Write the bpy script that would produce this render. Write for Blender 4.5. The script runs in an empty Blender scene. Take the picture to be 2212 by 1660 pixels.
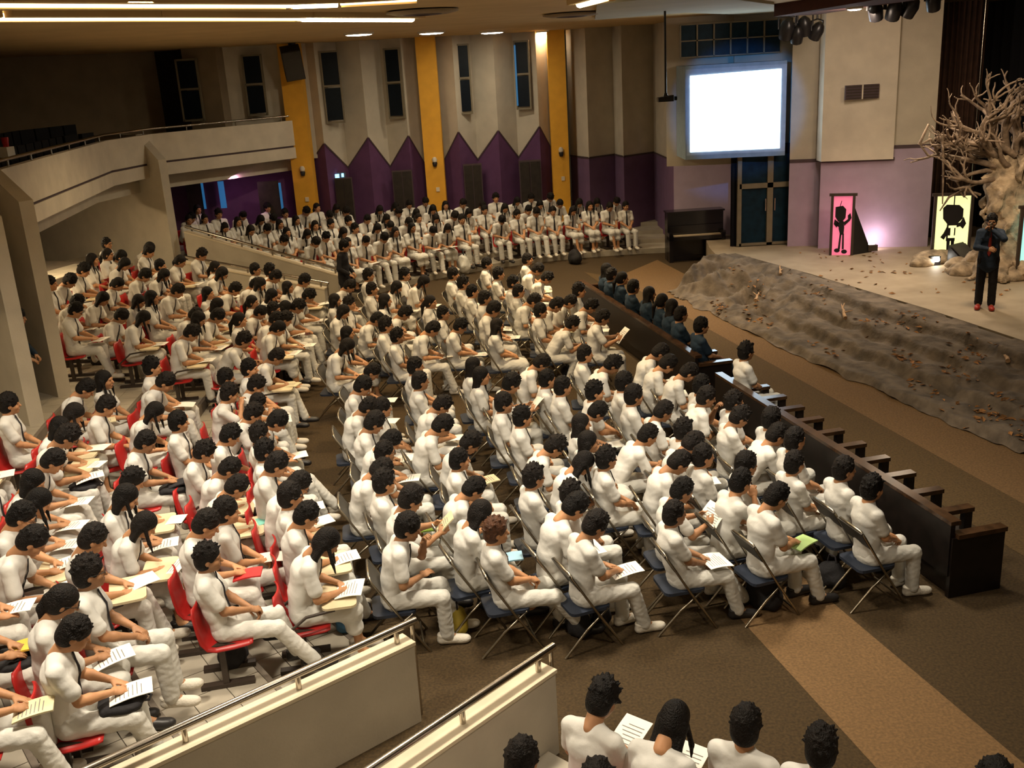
import bpy, math, random
import numpy as np
from mathutils import Vector, Matrix, noise
random.seed(7); rng = np.random.default_rng(7)
SC = bpy.context.scene
COL = SC.collection

# ------------------------------------------------------------------ camera
W_, H_, F_, EYE = 2212, 1660, 2171.0, 5.2
def _basis():
    d = np.array([402.0, 6820.0, F_]); d /= np.linalg.norm(d)          # world "down" seen by the lens
    fw = np.array([0, 0, 1.0]) - d * d[2]; fw /= np.linalg.norm(fw)
    rt = np.cross(d, fw)
    if rt[0] < 0: rt = -rt
    return np.stack([rt, fw, -d])
RB = _basis()
def ray(x, y): return RB @ np.array([x - W_ / 2, y - H_ / 2, F_])
def at_z(x, y, z):
    r = ray(x, y); t = (z - EYE) / r[2]; return Vector((r[0] * t, r[1] * t, z))
def at_d(x, y, d):
    r = ray(x, y); t = d / r[1]; return Vector((r[0] * t, d, EYE + r[2] * t))
def plan(x, y, d):
    p = at_d(x, y, d); return (p.x, p.y)
cd = bpy.data.cameras.new('camera'); cam = bpy.data.objects.new('camera', cd); COL.objects.link(cam)
cd.sensor_width = 36.0; cd.lens = F_ * 36.0 / W_; cd.clip_end = 200
M = Matrix(((RB[0][0], -RB[0][1], -RB[0][2], 0), (RB[1][0], -RB[1][1], -RB[1][2], 0), (RB[2][0], -RB[2][1], -RB[2][2], EYE), (0, 0, 0, 1)))
cam.matrix_world = M
SC.camera = cam
# ------------------------------------------------------------------ world, light, exposure
wd = bpy.data.worlds.new('world'); SC.world = wd; wd.use_nodes = True
wd.node_tree.nodes['Background'].inputs[0].default_value = (0.9, 0.62, 0.32, 1)
wd.node_tree.nodes['Background'].inputs[1].default_value = 0.013
SC.view_settings.view_transform = 'Standard'; SC.view_settings.look = 'None'
SC.view_settings.gamma = 1.0; SC.view_settings.use_curve_mapping = False
SC.view_settings.exposure = 0.43
WARM = (1.0, 0.74, 0.42); NEUT = (1.0, 0.87, 0.68)
def area(name, loc, size, power, color=WARM, target=None, sy=None, spread=None):
    l = bpy.data.lights.new(name, 'AREA'); l.energy = power; l.color = color; l.size = size
    if sy: l.shape = 'RECTANGLE'; l.size_y = sy
    if spread: l.spread = spread
    o = bpy.data.objects.new(name, l); COL.objects.link(o); o.location = loc
    if target is not None:
        o.rotation_euler = (Vector(target) - Vector(loc)).to_track_quat('-Z', 'Y').to_euler()
    return o
# house lights: rows of ceiling lamps over the audience
for i, (x, y, p, c) in enumerate(((-3.0, 5.5, 120, NEUT), (-3.2, 10.5, 115, NEUT), (0.2, 8.5, 120, NEUT), (0.2, 14.5, 105, WARM), (-2.5, 16.5, 75, WARM),
                               (3.0, 10.5, 70, NEUT), (1.2, 20.5, 235, WARM), (-5.2, 19.5, 60, WARM), (-1.5, 25.0, 55, WARM), (2.2, 25.5, 45, WARM), (2.0, 4.5, 52, NEUT), (-6.2, 8.5, 70, NEUT))):
    area('house_lamp', (x, y, 6.0), 0.7, p, c, spread=1.75 if x > 0.9 and y > 6 else 2.2)
# unseen area fill standing in for light bounced off the hall behind the camera
area('rear_hall_lamp', (1.0, -1.5, 5.6), 2.5, 40, WARM, (0, 20, 3.0), 1.0)
# stage wash
area('stage_lamp', (8.2, 16.5, 5.7), 0.7, 78, (1.0, 0.76, 0.50), (10.0, 19.5, 0.8), spread=2.2)
area('stage_lamp', (8.6, 21.0, 5.7), 0.7, 70, (1.0, 0.80, 0.58), (7.6, 20.0, 0.3), spread=2.0)
area('stage_lamp', (6.8, 20.0, 5.6), 0.8, 48, (1.0, 0.78, 0.6), (9.0, 24.0, 2.4))

# ------------------------------------------------------------------ materials
MATS = {}
def mat(name, col, rough=0.6, metal=0.0, var=0.06, scale=6.0, bump=0.0, bscale=60.0, rand=0.0, spec=0.4, emit=None, estr=0.0, col2=None, trans=0.0, coat=0.0):
    m = bpy.data.materials.new(name); m.use_nodes = True
    nt = m.node_tree; N = nt.nodes; L = nt.links; b = N['Principled BSDF']
    b.inputs['Roughness'].default_value = rough; b.inputs['Metallic'].default_value = metal
    b.inputs['Specular IOR Level'].default_value = spec
    if coat: b.inputs['Coat Weight'].default_value = coat
    if trans: b.inputs['Transmission Weight'].default_value = trans
    tc = N.new('ShaderNodeTexCoord')
    nz = N.new('ShaderNodeTexNoise'); nz.inputs['Scale'].default_value = scale; nz.inputs['Detail'].default_value = 4
    L.new(tc.outputs['Object'], nz.inputs['Vector'])
    rp = N.new('ShaderNodeValToRGB')
    c2 = col2 or tuple(min(1, c * (1 + var * 1.5)) for c in col)
    c1 = tuple(c * (1 - var * 1.5) for c in col)
    rp.color_ramp.elements[0].color = (*c1, 1); rp.color_ramp.elements[0].position = 0.32
    rp.color_ramp.elements[1].color = (*c2, 1); rp.color_ramp.elements[1].position = 0.68
    L.new(nz.outputs['Fac'], rp.inputs['Fac'])
    out = rp.outputs['Color']
    if rand:
        oi = N.new('ShaderNodeObjectInfo'); hs = N.new('ShaderNodeHueSaturation')
        mr = N.new('ShaderNodeMapRange'); mr.inputs['To Min'].default_value = 1 - rand; mr.inputs['To Max'].default_value = 1 + rand
        L.new(oi.outputs['Random'], mr.inputs['Value']); L.new(mr.outputs['Result'], hs.inputs['Value']); L.new(out, hs.inputs['Color'])
        out = hs.outputs['Color']
    L.new(out, b.inputs['Base Color'])
    if bump:
        n2 = N.new('ShaderNodeTexNoise'); n2.inputs['Scale'].default_value = bscale; n2.inputs['Detail'].default_value = 3
        L.new(tc.outputs['Object'], n2.inputs['Vector'])
        bp = N.new('ShaderNodeBump'); bp.inputs['Strength'].default_value = bump; bp.inputs['Distance'].default_value = 0.02
        L.new(n2.outputs['Fac'], bp.inputs['Height']); L.new(bp.outputs['Normal'], b.inputs['Normal'])
    if emit:
        b.inputs['Emission Color'].default_value = (*emit, 1); b.inputs['Emission Strength'].default_value = estr
    MATS[name] = m
    return m
mat('skin', (0.42, 0.21, 0.10), 0.55, var=0.08, scale=12, rand=0.22)
mat('eye', (0.02, 0.012, 0.01), 0.3)
mat('lip', (0.34, 0.12, 0.08), 0.5)
mat('shirt', (0.66, 0.65, 0.61), 0.85, var=0.03, scale=9, bump=0.3, bscale=13, rand=0.07)
mat('trouser', (0.61, 0.60, 0.555), 0.88, var=0.04, scale=7, bump=0.4, bscale=16, rand=0.07)
mat('tie', (0.018, 0.016, 0.02), 0.7)
mat('hair_black', (0.007, 0.005, 0.004), 0.55, var=0.3, scale=30, bump=0.7, bscale=90, rand=0.4, spec=0.18)
mat('hair_brown', (0.07, 0.026, 0.010), 0.5, var=0.3, scale=30, bump=0.6, bscale=90, spec=0.3)
mat('shoe_white', (0.62, 0.58, 0.50), 0.7, bump=0.3)
mat('shoe_black', (0.02, 0.018, 0.018), 0.4)
mat('shoe_red', (0.35, 0.03, 0.02), 0.5)
mat('navy', (0.010, 0.022, 0.045), 0.8, bump=0.3, bscale=20)
mat('navy_dress', (0.007, 0.022, 0.042), 0.8, bump=0.3, bscale=20)
mat('black_cloth', (0.010, 0.009, 0.011), 0.85)
mat('red_tie', (0.45, 0.05, 0.04), 0.7)
mat('lens_rim', (0.01, 0.01, 0.01), 0.3)

# ------------------------------------------------------------------ mesh helpers
def obj(name, me, parent=None, m=None, loc=None):
    o = bpy.data.objects.new(name, me); COL.objects.link(o)
    if m is not None and me is not None and not me.materials:
        for q in (m if isinstance(m, (list, tuple)) else [m]): me.materials.append(MATS[q] if isinstance(q, str) else q)
    if parent is not None: o.parent = parent
    if loc is not None: o.location = loc
    return o
def empty(name, loc=(0, 0, 0), rz=0.0):
    o = bpy.data.objects.new(name, None); COL.objects.link(o); o.location = loc; o.rotation_euler = (0, 0, rz); o.empty_display_size = 0.1
    return o
def tag(o, label=None, cat=None, group=None, kind=None):
    if label: o['label'] = label
    if cat: o['category'] = cat
    if group: o['group'] = group
    if kind: o['kind'] = kind
    return o
class MB:
    def __init__(s): s.v = []; s.f = []; s.mi = []; s.sm = []
    def add(s, v, f, mi=0, sm=False):
        n = len(s.v); s.v += [tuple(p) for p in v]; s.f += [tuple(i + n for i in q) for q in f]; s.mi += [mi] * len(f); s.sm += [sm] * len(f)
        return s
    def box(s, c, d, rz=0.0, mi=0, M=None):
        x, y, z = (k / 2 for k in d); vs = []
        for sx, sy, sz in ((-1,-1,-1),(1,-1,-1),(1,1,-1),(-1,1,-1),(-1,-1,1),(1,-1,1),(1,1,1),(-1,1,1)):
            p = Vector((sx * x, sy * y, sz * z))
            if M is not None: p = M @ p
            elif rz: p = Vector((p.x * math.cos(rz) - p.y * math.sin(rz), p.x * math.sin(rz) + p.y * math.cos(rz), p.z))
            vs.append(p + Vector(c))
        return s.add(vs, [(0,3,2,1),(4,5,6,7),(0,1,5,4),(1,2,6,5),(2,3,7,6),(3,0,4,7)], mi)
    def prism(s, pts, z0, z1, mi=0):
        n = len(pts); a = sum(pts[i][0] * pts[(i + 1) % n][1] - pts[(i + 1) % n][0] * pts[i][1] for i in range(n))
        if a < 0: pts = pts[::-1]
        zz0 = z0 if hasattr(z0, '__len__') else [z0] * n; zz1 = z1 if hasattr(z1, '__len__') else [z1] * n
        if a < 0: zz0 = zz0[::-1]; zz1 = zz1[::-1]
        vs = [(p[0], p[1], zz0[i]) for i, p in enumerate(pts)] + [(p[0], p[1], zz1[i]) for i, p in enumerate(pts)]
        fs = [tuple(range(n))[::-1], tuple(range(n, 2 * n))] + [(i, (i + 1) % n, n + (i + 1) % n, n + i) for i in range(n)]
        return s.add(vs, fs, mi)
    def wall(s, a, b, z0, z1, t=0.2, mi=0):
        a = Vector(a[:2]); b = Vector(b[:2]); d = (b - a).normalized(); n = Vector((-d.y, d.x)) * t
        return s.prism([tuple(a), tuple(b), tuple(b + n), tuple(a + n)], z0, z1, mi)
    def tube(s, path, r, seg=8, mi=0, caps=True, sm=True):
        path = [Vector(p) for p in path]; n = len(path); rs = r if hasattr(r, '__len__') else [r] * n
        base = []; up = Vector((0, 0, 1))
        for i, p in enumerate(path):
            t = (path[min(i + 1, n - 1)] - path[max(i - 1, 0)])
            t = t.normalized() if t.length > 1e-9 else Vector((0, 0, 1))
            if i == 0:
                u = t.cross(up if abs(t.z) < 0.9 else Vector((1, 0, 0))).normalized()
            else:
                u = (u - t * u.dot(t)); u = u.normalized() if u.length > 1e-6 else t.orthogonal().normalized()
            w = t.cross(u)
            base += [p + (u * math.cos(2 * math.pi * k / seg) + w * math.sin(2 * math.pi * k / seg)) * rs[i] for k in range(seg)]
        fs = [(i * seg + k, i * seg + (k + 1) % seg, (i + 1) * seg + (k + 1) % seg, (i + 1) * seg + k) for i in range(n - 1) for k in range(seg)]
        s.add(base, fs, mi, sm)
        if caps: s.add(base[:seg], [tuple(range(seg))[::-1]], mi); s.add(base[-seg:], [tuple(range(seg))], mi)
        return s
    def lathe(s, prof, c=(0, 0, 0), seg=14, mi=0, M=None):
        vs = []
        for r, z in prof:
            for k in range(seg):
                p = Vector((r * math.cos(2 * math.pi * k / seg), r * math.sin(2 * math.pi * k / seg), z))
                if M is not None: p = M @ p
                vs.append(p + Vector(c))
        n = len(prof)
        fs = [(i * seg + k, i * seg + (k + 1) % seg, (i + 1) * seg + (k + 1) % seg, (i + 1) * seg + k) for i in range(n - 1) for k in range(seg)]
        s.add(vs, fs, mi, True)
        s.add(vs[:seg], [tuple(range(seg))[::-1]], mi); s.add(vs[-seg:], [tuple(range(seg))], mi)
        return s
    def mesh(s, name, mats=None):
        me = bpy.data.meshes.new(name); me.from_pydata(s.v, [], s.f)
        me.polygons.foreach_set('material_index', s.mi); me.polygons.foreach_set('use_smooth', s.sm)
        if mats:
            for q in (mats if isinstance(mats, (list, tuple)) else [mats]): me.materials.append(MATS[q] if isinstance(q, str) else q)
        me.update(); return me
    def build(s, name, mats, parent=None, loc=None): return obj(name, s.mesh(name, mats), parent, None, loc)
# ------------------------------------------------------------------ people: smooth signed-distance bodies
class Field:
    def __init__(s, lo, hi, h):
        s.h = h; s.lo = np.array(lo, float); n = np.ceil((np.array(hi) - s.lo) / h).astype(int) + 1
        s.n = n; s.ax = [s.lo[i] + h * np.arange(n[i]) for i in range(3)]; s.d = np.full(n, 0.2, np.float32)
    def _sub(s, lo, hi, m):
        i0 = np.maximum(np.floor((np.array(lo) - m - s.lo) / s.h).astype(int), 0)
        i1 = np.minimum(np.ceil((np.array(hi) + m - s.lo) / s.h).astype(int) + 1, s.n)
        sl = tuple(slice(a, b) for a, b in zip(i0, i1))
        return sl, s.ax[0][i0[0]:i1[0], None, None], s.ax[1][None, i0[1]:i1[1], None], s.ax[2][None, None, i0[2]:i1[2]]
    def _put(s, sl, d, k, cut=False):
        a = s.d[sl]
        if a.size == 0: return
        if cut:
            d = -d; hh = np.maximum(k - np.abs(a - d), 0) / k; s.d[sl] = np.maximum(a, d) + hh * hh * k / 4
        else:
            hh = np.maximum(k - np.abs(a - d), 0) / k; s.d[sl] = np.minimum(a, d) - hh * hh * k / 4
    def cap(s, a, b, r0, r1=None, k=0.02, sc=(1, 1, 1)):
        r1 = r0 if r1 is None else r1; a = np.array(a, float); b = np.array(b, float); sc = np.array(sc, float)
        R = max(r0, r1) * sc.max()
        sl, X, Y, Z = s._sub(np.minimum(a, b) - R, np.maximum(a, b) + R, k + 2 * s.h)
        ba = (b - a) / sc; px, py, pz = (X - a[0]) / sc[0], (Y - a[1]) / sc[1], (Z - a[2]) / sc[2]
        t = np.clip((px * ba[0] + py * ba[1] + pz * ba[2]) / max(ba @ ba, 1e-9), 0, 1)
        d = np.sqrt((px - t * ba[0]) ** 2 + (py - t * ba[1]) ** 2 + (pz - t * ba[2]) ** 2) - (r0 + (r1 - r0) * t)
        s._put(sl, d * min(1.0, sc.min() * 1.0), k); return s
    def ell(s, c, r, k=0.02, R=None, cut=False):
        c = np.array(c, float); r = np.array(r, float); m = r.max()
        sl, X, Y, Z = s._sub(c - m, c + m, k + 2 * s.h)
        px, py, pz = X - c[0], Y - c[1], Z - c[2]
        if R is not None:
            R = np.array(R); px, py, pz = (R[0, i] * px + R[1, i] * py + R[2, i] * pz for i in range(3))
        k0 = np.sqrt((px / r[0]) ** 2 + (py / r[1]) ** 2 + (pz / r[2]) ** 2); k1 = np.sqrt((px / r[0] ** 2) ** 2 + (py / r[1] ** 2) ** 2 + (pz / r[2] ** 2) ** 2) + 1e-9
        s._put(sl, k0 * (k0 - 1) / k1, k, cut); return s
    def plane_cut(s, p, n):                                   # remove the half space in front of the plane
        d = (s.ax[0][:, None, None] - p[0]) * n[0] + (s.ax[1][None, :, None] - p[1]) * n[1] + (s.ax[2][None, None, :] - p[2]) * n[2]
        s.d = np.maximum(s.d, d.astype(np.float32)); return s
    def wrinkle(s, amp, fx, seed=0):
        X, Y, Z = s.ax[0][:, None, None], s.ax[1][None, :, None], s.ax[2][None, None, :]
        q = np.sin(X * fx * 1.0 + 2.3 * np.sin(Z * fx * .6 + seed) + seed) * np.sin(Z * fx * 1.15 + 1.7 * np.sin(Y * fx * .7) + seed * 2) + .6 * np.sin(Y * fx * 1.7 + X * fx * .8 + seed)
        s.d = s.d + (amp * q).astype(np.float32); return s
    def crease(s, amp, fx, seed=0):
        X, Y, Z = s.ax[0][:, None, None], s.ax[1][None, :, None], s.ax[2][None, None, :]
        q = np.abs(np.sin(X * fx + 1.9 * np.sin(Z * fx * .45 + seed) + seed)) + np.abs(np.sin(Y * fx * .9 + 1.6 * np.sin(Z * fx * .5 + X * fx * .3) + seed * 2))
        s.d = s.d + (amp * (q - 1.2)).astype(np.float32); return s
    def surf(s):
        D = s.d; ins = D < 0; n = D.shape
        mixed = np.zeros((n[0] - 1, n[1] - 1, n[2] - 1), bool); cnt = np.zeros(mixed.shape, np.int8)
        C = [(i, j, k) for i in (0, 1) for j in (0, 1) for k in (0, 1)]
        for i, j, k in C: cnt += ins[i:n[0] - 1 + i, j:n[1] - 1 + j, k:n[2] - 1 + k]
        mixed = (cnt > 0) & (cnt < 8); I = np.argwhere(mixed)
        idx = np.full(mixed.shape, -1, np.int64); idx[mixed] = np.arange(len(I))
        acc = np.zeros((len(I), 3)); w = np.zeros(len(I))
        val = {c: D[I[:, 0] + c[0], I[:, 1] + c[1], I[:, 2] + c[2]] for c in C}
        for c in C:
            for a in range(3):
                if c[a]: continue
                e = list(c); e[a] = 1; va, vb = val[c], val[tuple(e)]; m = (va < 0) != (vb < 0)
                t = np.where(m, va / np.where(m, va - vb, 1), 0)
                p = np.tile(np.array(c, float), (len(I), 1)); p[:, a] += t
                acc += p * m[:, None]; w += m
        V = s.lo + (I + acc / w[:, None]) * s.h
        Q = []
        for a in range(3):
            b, c = (a + 1) % 3, (a + 2) % 3
            sl0 = [slice(None)] * 3; sl1 = [slice(None)] * 3; sl0[a] = slice(0, -1); sl1[a] = slice(1, None)
            A, B = ins[tuple(sl0)], ins[tuple(sl1)]
            E = np.argwhere(A != B); E = E[(E[:, b] > 0) & (E[:, c] > 0) & (E[:, b] < n[b] - 1) & (E[:, c] < n[c] - 1)]
            fl = A[tuple(E.T)]
            def at(db, dc):
                q = E.copy(); q[:, b] += db; q[:, c] += dc; return idx[tuple(q.T)]
            q = np.stack([at(-1, -1), at(0, -1), at(0, 0), at(-1, 0)], 1)
            q[~fl] = q[~fl][:, ::-1]; Q.append(q)
        return V, np.concatenate(Q)
def np_mesh(name, V, Q, mats, mi=None, smooth=True):
    me = bpy.data.meshes.new(name); me.vertices.add(len(V)); me.vertices.foreach_set('co', np.asarray(V, np.float32).ravel())
    me.loops.add(Q.size); me.polygons.add(len(Q)); me.loops.foreach_set('vertex_index', Q.ravel().astype(np.int32))
    me.polygons.foreach_set('loop_start', np.arange(0, Q.size, 4, dtype=np.int32))
    try: me.polygons.foreach_set('loop_total', np.full(len(Q), 4, np.int32))
    except Exception: pass
    if mi is not None: me.polygons.foreach_set('material_index', mi.astype(np.int32))
    me.polygons.foreach_set('use_smooth', np.full(len(Q), smooth))
    for q in (mats if isinstance(mats, (list, tuple)) else [mats]): me.materials.append(MATS[q])
    me.update(calc_edges=True); return me
def merge(parts):
    Vs, Qs, Ms, n = [], [], [], 0
    for V, Q, m in parts: Vs.append(V); Qs.append(Q + n); Ms.append(m); n += len(V)
    return np.concatenate(Vs), np.concatenate(Qs), np.concatenate(Ms)
def xf(V, M): M = np.array(M); return V @ M[:3, :3].T + M[:3, 3]
# head: face towards +x, origin in the middle of the skull
def make_head():
    f = Field((-.14, -.12, -.22), (.15, .12, .16), .0065)
    f.ell((-.008, 0, .022), (.097, .076, .098), .01)
    f.ell((.028, 0, -.045), (.064, .060, .078), .03)                     # face and jaw
    f.ell((.062, 0, -.098), (.022, .026, .017), .02)                     # chin
    f.cap((.083, 0, .012), (.108, 0, -.028), .008, .0125, .012)           # nose
    for s in (-1, 1):
        f.ell((.092, .032 * s, .008), (.014, .017, .010), .012, cut=True) # eye socket
        f.ell((.080, .031 * s, .006), (.013, .014, .011), .004)          # eye
        f.cap((.090, .014 * s, .024), (.080, .048 * s, .022), .007, .005, .012)   # brow
        f.ell((-.004, .077 * s, -.012), (.022, .010, .034), .008)        # ear
        f.ell((.058, .040 * s, -.036), (.026, .020, .024), .02)          # cheek
    f.cap((.088, -.018, -.066), (.088, .018, -.066), .0085, .0085, .008)  # lips
    f.cap((-.030, 0, -.05), (-.052, 0, -.19), .058, .060, .03)            # neck
    V, Q = f.surf(); c = V[Q].mean(1); mi = np.zeros(len(Q))
    eye = (np.abs(np.abs(c[:, 1]) - .031) < .011) & (np.abs(c[:, 2] - .006) < .0065) & (c[:, 0] > .080); mi[eye] = 1
    lip = (np.abs(c[:, 1]) < .021) & (np.abs(c[:, 2] + .066) < .008) & (c[:, 0] > .083); mi[lip] = 2
    return V, Q, mi
# hand: wrist at origin, fingers towards +x, back of the hand +z, thumb on the +y side
def make_hand(curl):
    f = Field((-.06, -.08, -.13), (.22, .11, .07), .0055)
    f.cap((-.05, 0, 0), (.01, 0, 0), .026, .024, .012, (1, 1, .85))
    f.ell((.045, 0, -.002), (.052, .041, .017), .015)
    for i, (y, L) in enumerate(((.030, .072), (.010, .082), (-.010, .076), (-.029, .060))):
        a0 = curl * (.55 + .06 * i); p = np.array([.085, y, 0.0]); ang = -a0
        for j, (fr, r) in enumerate(((.45, .0092), (.32, .0084), (.23, .0076))):
            q = p + np.array([math.cos(ang), (y) * .5, math.sin(ang)]) * L * fr
            f.cap(p, q, r, r * .95, .003); p = q; ang -= curl * .75
    p = np.array([.012, .030, -.004]); q = p + np.array([.032, .026, -.012]); f.cap(p, q, .0125, .011, .012)
    q2 = q + np.array([.030, .008 - .016 * curl, -.014 * curl]); f.cap(q, q2, .0105, .0085, .003)
    V, Q = f.surf(); return V, Q, np.zeros(len(Q))
HEAD = make_head(); HANDS = {'open': make_hand(.35), 'grip': make_hand(1.0)}
def make_shoe():
    f = Field((-.13, -.08, -.03), (.24, .08, .15), .0085)
    f.cap((-.055, 0, .040), (.10, 0, .036), .044, .045, .02, (1, 1, .95)); f.ell((.150, 0, .032), (.065, .048, .042), .03); f.cap((.0, 0, .06), (.07, 0, .05), .035, .03, .03)
    f.cap((-.045, 0, .05), (-.05, 0, .095), .042, .046, .02)
    f.plane_cut((0, 0, .0), (0, 0, -1)); f.plane_cut((0, 0, .105), (0, 0, 1))
    V, Q = f.surf(); return V, Q
SHOE = make_shoe()
def hair_short(seed, spike=.010, top=.02, side=.0, fringe=.03):
    f = Field((-.17, -.15, -.15), (.17, .15, .20), .0078)
    f.ell((-.018, 0, .036), (.110 + side, .091 + side, .107 + top * .5), .02)
    f.ell((-.050, 0, -.03), (.080, .086, .085), .03)
    r = random.Random(seed)
    for i in range(70):
        a = r.uniform(0, 2 * math.pi); e = r.uniform(-.25, 1.45); u = np.array([math.cos(a) * math.cos(e), math.sin(a) * math.cos(e), math.sin(e)])
        if u[0] > .55 and u[2] < .45: continue
        p = np.array([-.016, 0, .034]) + u * np.array([.100, .082, .100]); q = p + (u + np.array([r.uniform(-.2, .5), r.uniform(-.4, .4), r.uniform(-.3, .4)])) * (.012 + spike * .8)
        f.cap(p, q, .017, .006, .009)
    f.ell((.085, 0, -.055), (.075, .085, .085 + .03 - fringe), .015, cut=True)     # leave the face free
    f.ell((.02, .10, -.045), (.055, .035, .05), .015, cut=True); f.ell((.02, -.10, -.045), (.055, .035, .05), .015, cut=True)
    f.ell((-.03, 0, -.165), (.10, .10, .055), .02, cut=True)
    V, Q = f.surf(); return V, Q
HAIRS = [hair_short(1), hair_short(2, .018, .03, .002), hair_short(3, .004, .012, -.002), hair_short(4, .014, .035, .006, .05), hair_short(5, .022, .022, .004)]
def hair_long(headM, length, seed, tail=False, nk=(0, 0, 1)):
    # hair drawn in the person's own space: cap on the skull, then falling down the back
    f = Field((-.45, -.26, .45), (.55, .26, 1.48), .011)
    Mi = np.array(headM); R = Mi[:3, :3]; o = Mi[:3, 3]
    T = lambda p: R @ np.array(p, float) + o
    f.ell(T((-.018, 0, .032)), (.110, .090, .108), .02, R); f.ell(T((-.045, 0, -.03)), (.080, .086, .085), .03, R)
    f.ell(T((.090, 0, -.05)), (.072, .074, .092), .015, R, cut=True)
    r = random.Random(seed)
    if tail:
        a = T((-.12, 0, .0)); b = a + np.array([-.05, 0, -.08]); c = b + np.array([-.02, .01, -length * .6])
        f.cap(a, b, .03, .035, .02); f.cap(b, c, .036, .014, .02)
    else:
        for i in range(11):
            y = -.085 + .017 * i; side = abs(y) / .085
            a = T((-.075 + .05 * side, y * .9, .0)); b = np.array([a[0] + .55 * (min(a[0] - .005, nk[0] - .085 + .035 * side) - a[0]), y * .95, min(nk[2] + .01, a[2] - .09)]); c = b + np.array([-.02, y * .12, -(length - .1) * r.uniform(.85, 1.1)])
            f.cap(a, b, .031, .028, .02); f.cap(b, c, .027, .013, .015)
        for s in (-1, 1):                                        # strands over the front of the shoulders
            if r.random() < .75:
                a = T((.01, .084 * s, .0)); b = a + np.array([.02, .02 * s, -.14]); c = b + np.array([.015, -.01 * s, -.16 * r.uniform(.6, 1.2)])
                f.cap(a, b, .018, .018, .015); f.cap(b, c, .018, .008, .012)
    V, Q = f.surf(); return V, Q
def frame(x, z):
    x = Vector(x).normalized(); z = Vector(z); z = (z - x * z.dot(x)).normalized(); y = z.cross(x)
    return Matrix((x, y, z)).transposed()
def ik(s, w, l1, l2, pole):
    s, w, pole = Vector(s), Vector(w), Vector(pole); d = w - s; L = d.length
    if L > (l1 + l2) * .995: w = s + d * ((l1 + l2) * .995 / L); d = w - s; L = d.length
    a = (l1 * l1 - l2 * l2 + L * L) / (2 * L); h = math.sqrt(max(l1 * l1 - a * a, 0)); u = d.normalized()
    p = pole - u * pole.dot(u); p = p.normalized() if p.length > 1e-6 else Vector((0, 0, -1))
    return s + u * a + p * h, w
def make_person(name, lean=0., bend=0., pitch=0., yaw=0., hr=(.3, -.07, .62), hl=(.3, .07, .62), hands=('open', 'open'), legs=((.44, .49, .47, .09), (.44, .49, .47, .09)),
                skirt=False, hair=None, pole=(-.3, 0, -1), spread=.10, stand=False, jacket=False, long_sleeve=False, tie='tie', nr=None, nl=None, top_m='shirt', bot_m='trouser', dz=0.0):
    """legs: (knee x, knee z, ankle x, ankle z) for the right and the left leg; targets are for the wrists"""
    zh = .92 if stand else .53 + dz
    P = Vector((0, 0, zh)); a = lean
    Wst = P + Vector((math.sin(a), 0, math.cos(a))) * .17; a2 = lean + bend * .5
    Ch = Wst + Vector((math.sin(a2), 0, math.cos(a2))) * .20; a3 = lean + bend
    Nk = Ch + Vector((math.sin(a3), 0, math.cos(a3))) * .13
    hp = lean * .4 + bend * .4 + pitch
    HM = Matrix.Translation(Nk + Vector((math.sin(hp * .8) * .06 + .03, 0, .045))) @ Matrix.Rotation(yaw, 4, 'Z') @ Matrix.Rotation(hp, 4, 'Y') @ Matrix.Translation((.02, 0, .115))
    fwd = Vector((math.cos(a3), 0, -math.sin(a3)))
    sh = {s: Nk + Vector((-math.sin(a3) * .045, .165 * s, -.045 * math.cos(a3))) for s in (-1, 1)}
    fb = Field((-.5, -.42, -.02), (1.15, .42, 1.75 if stand else 1.45), .0135)
    fs = Field((-.45, -.42, .35), (.75, .42, 1.62 if stand else 1.4), .0105)
    ft = Field((-.35, -.38, -.02), (1.15, .38, 1.1 if stand else .85), .0115)
    # trunk
    for F, g in ((fb, 0.0), (fs, .014)):
        F.cap(P, Wst, .100 + g, .090 + g, .03, (1, 1.42, 1)); F.cap(Wst, Ch, .092 + g, .106 + g, .04, (1, 1.42, 1)); F.cap(Ch, Nk - Vector((0, 0, .05)), .098 + g, .070 + g, .04, (1, 1.45, 1))
        for s in (-1, 1): F.cap(Nk + Vector((-.01, .05 * s, -.02)), sh[s], .050 + g * .8, .050 + g * .8, .035)
    fb.cap(Nk - Vector((0, 0, .06)), HM @ Vector((-.045, 0, -.14)), .060, .055, .03)
    if skirt:
        for s in (-1, 1): fs.ell(Ch + fwd * .07 + Vector((0, .065 * s, -.01)), (.05, .055, .055), .03)
    parts = []; info = {}
    for s, tgt, hs, nrm in ((-1, hr, hands[0], nr), (1, hl, hands[1], nl)):
        pl = Vector((pole[0], pole[1] + .55 * s, pole[2])) if isinstance(pole[0], (int, float)) else Vector(pole[0 if s < 0 else 1])
        e, w = ik(sh[s], tgt, .275, .245, pl)
        fb.cap(sh[s], e, .046, .038, .02); fb.cap(e, e.lerp(w, .3), .039, .038, .02); fb.cap(e.lerp(w, .3), w, .038, .025, .02, )
        sl = 1.0 if long_sleeve else .68
        fs.cap(sh[s], sh[s].lerp(e, sl), .058, .066 if not long_sleeve else .056, .02)
        if long_sleeve: fs.cap(e, e.lerp(w, .93), .056, .042, .02)
        X = (w - e).normalized(); n = Vector(nrm) if nrm is not None else Vector((0, .35 * s, 1))
        Rm = frame(X, n)
        HV, HQ, Hm = HANDS[hs]
        if s > 0: HV = HV * np.array([1, -1, 1]); HQ = HQ[:, ::-1]
        parts.append((xf(HV, Matrix.Translation(w) @ Rm.to_4x4()), HQ, Hm)); info['w%d' % s] = w
    if not long_sleeve:                                                  # open the sleeve ends
        for s in (-1, 1): pass
    # collar
    cN = Nk + Vector((.0, 0, -.005)); fs.cap(cN + Vector((.01, 0, -.03)), cN + Vector((.02, 0, .012)), .066, .064, .02)
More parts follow.
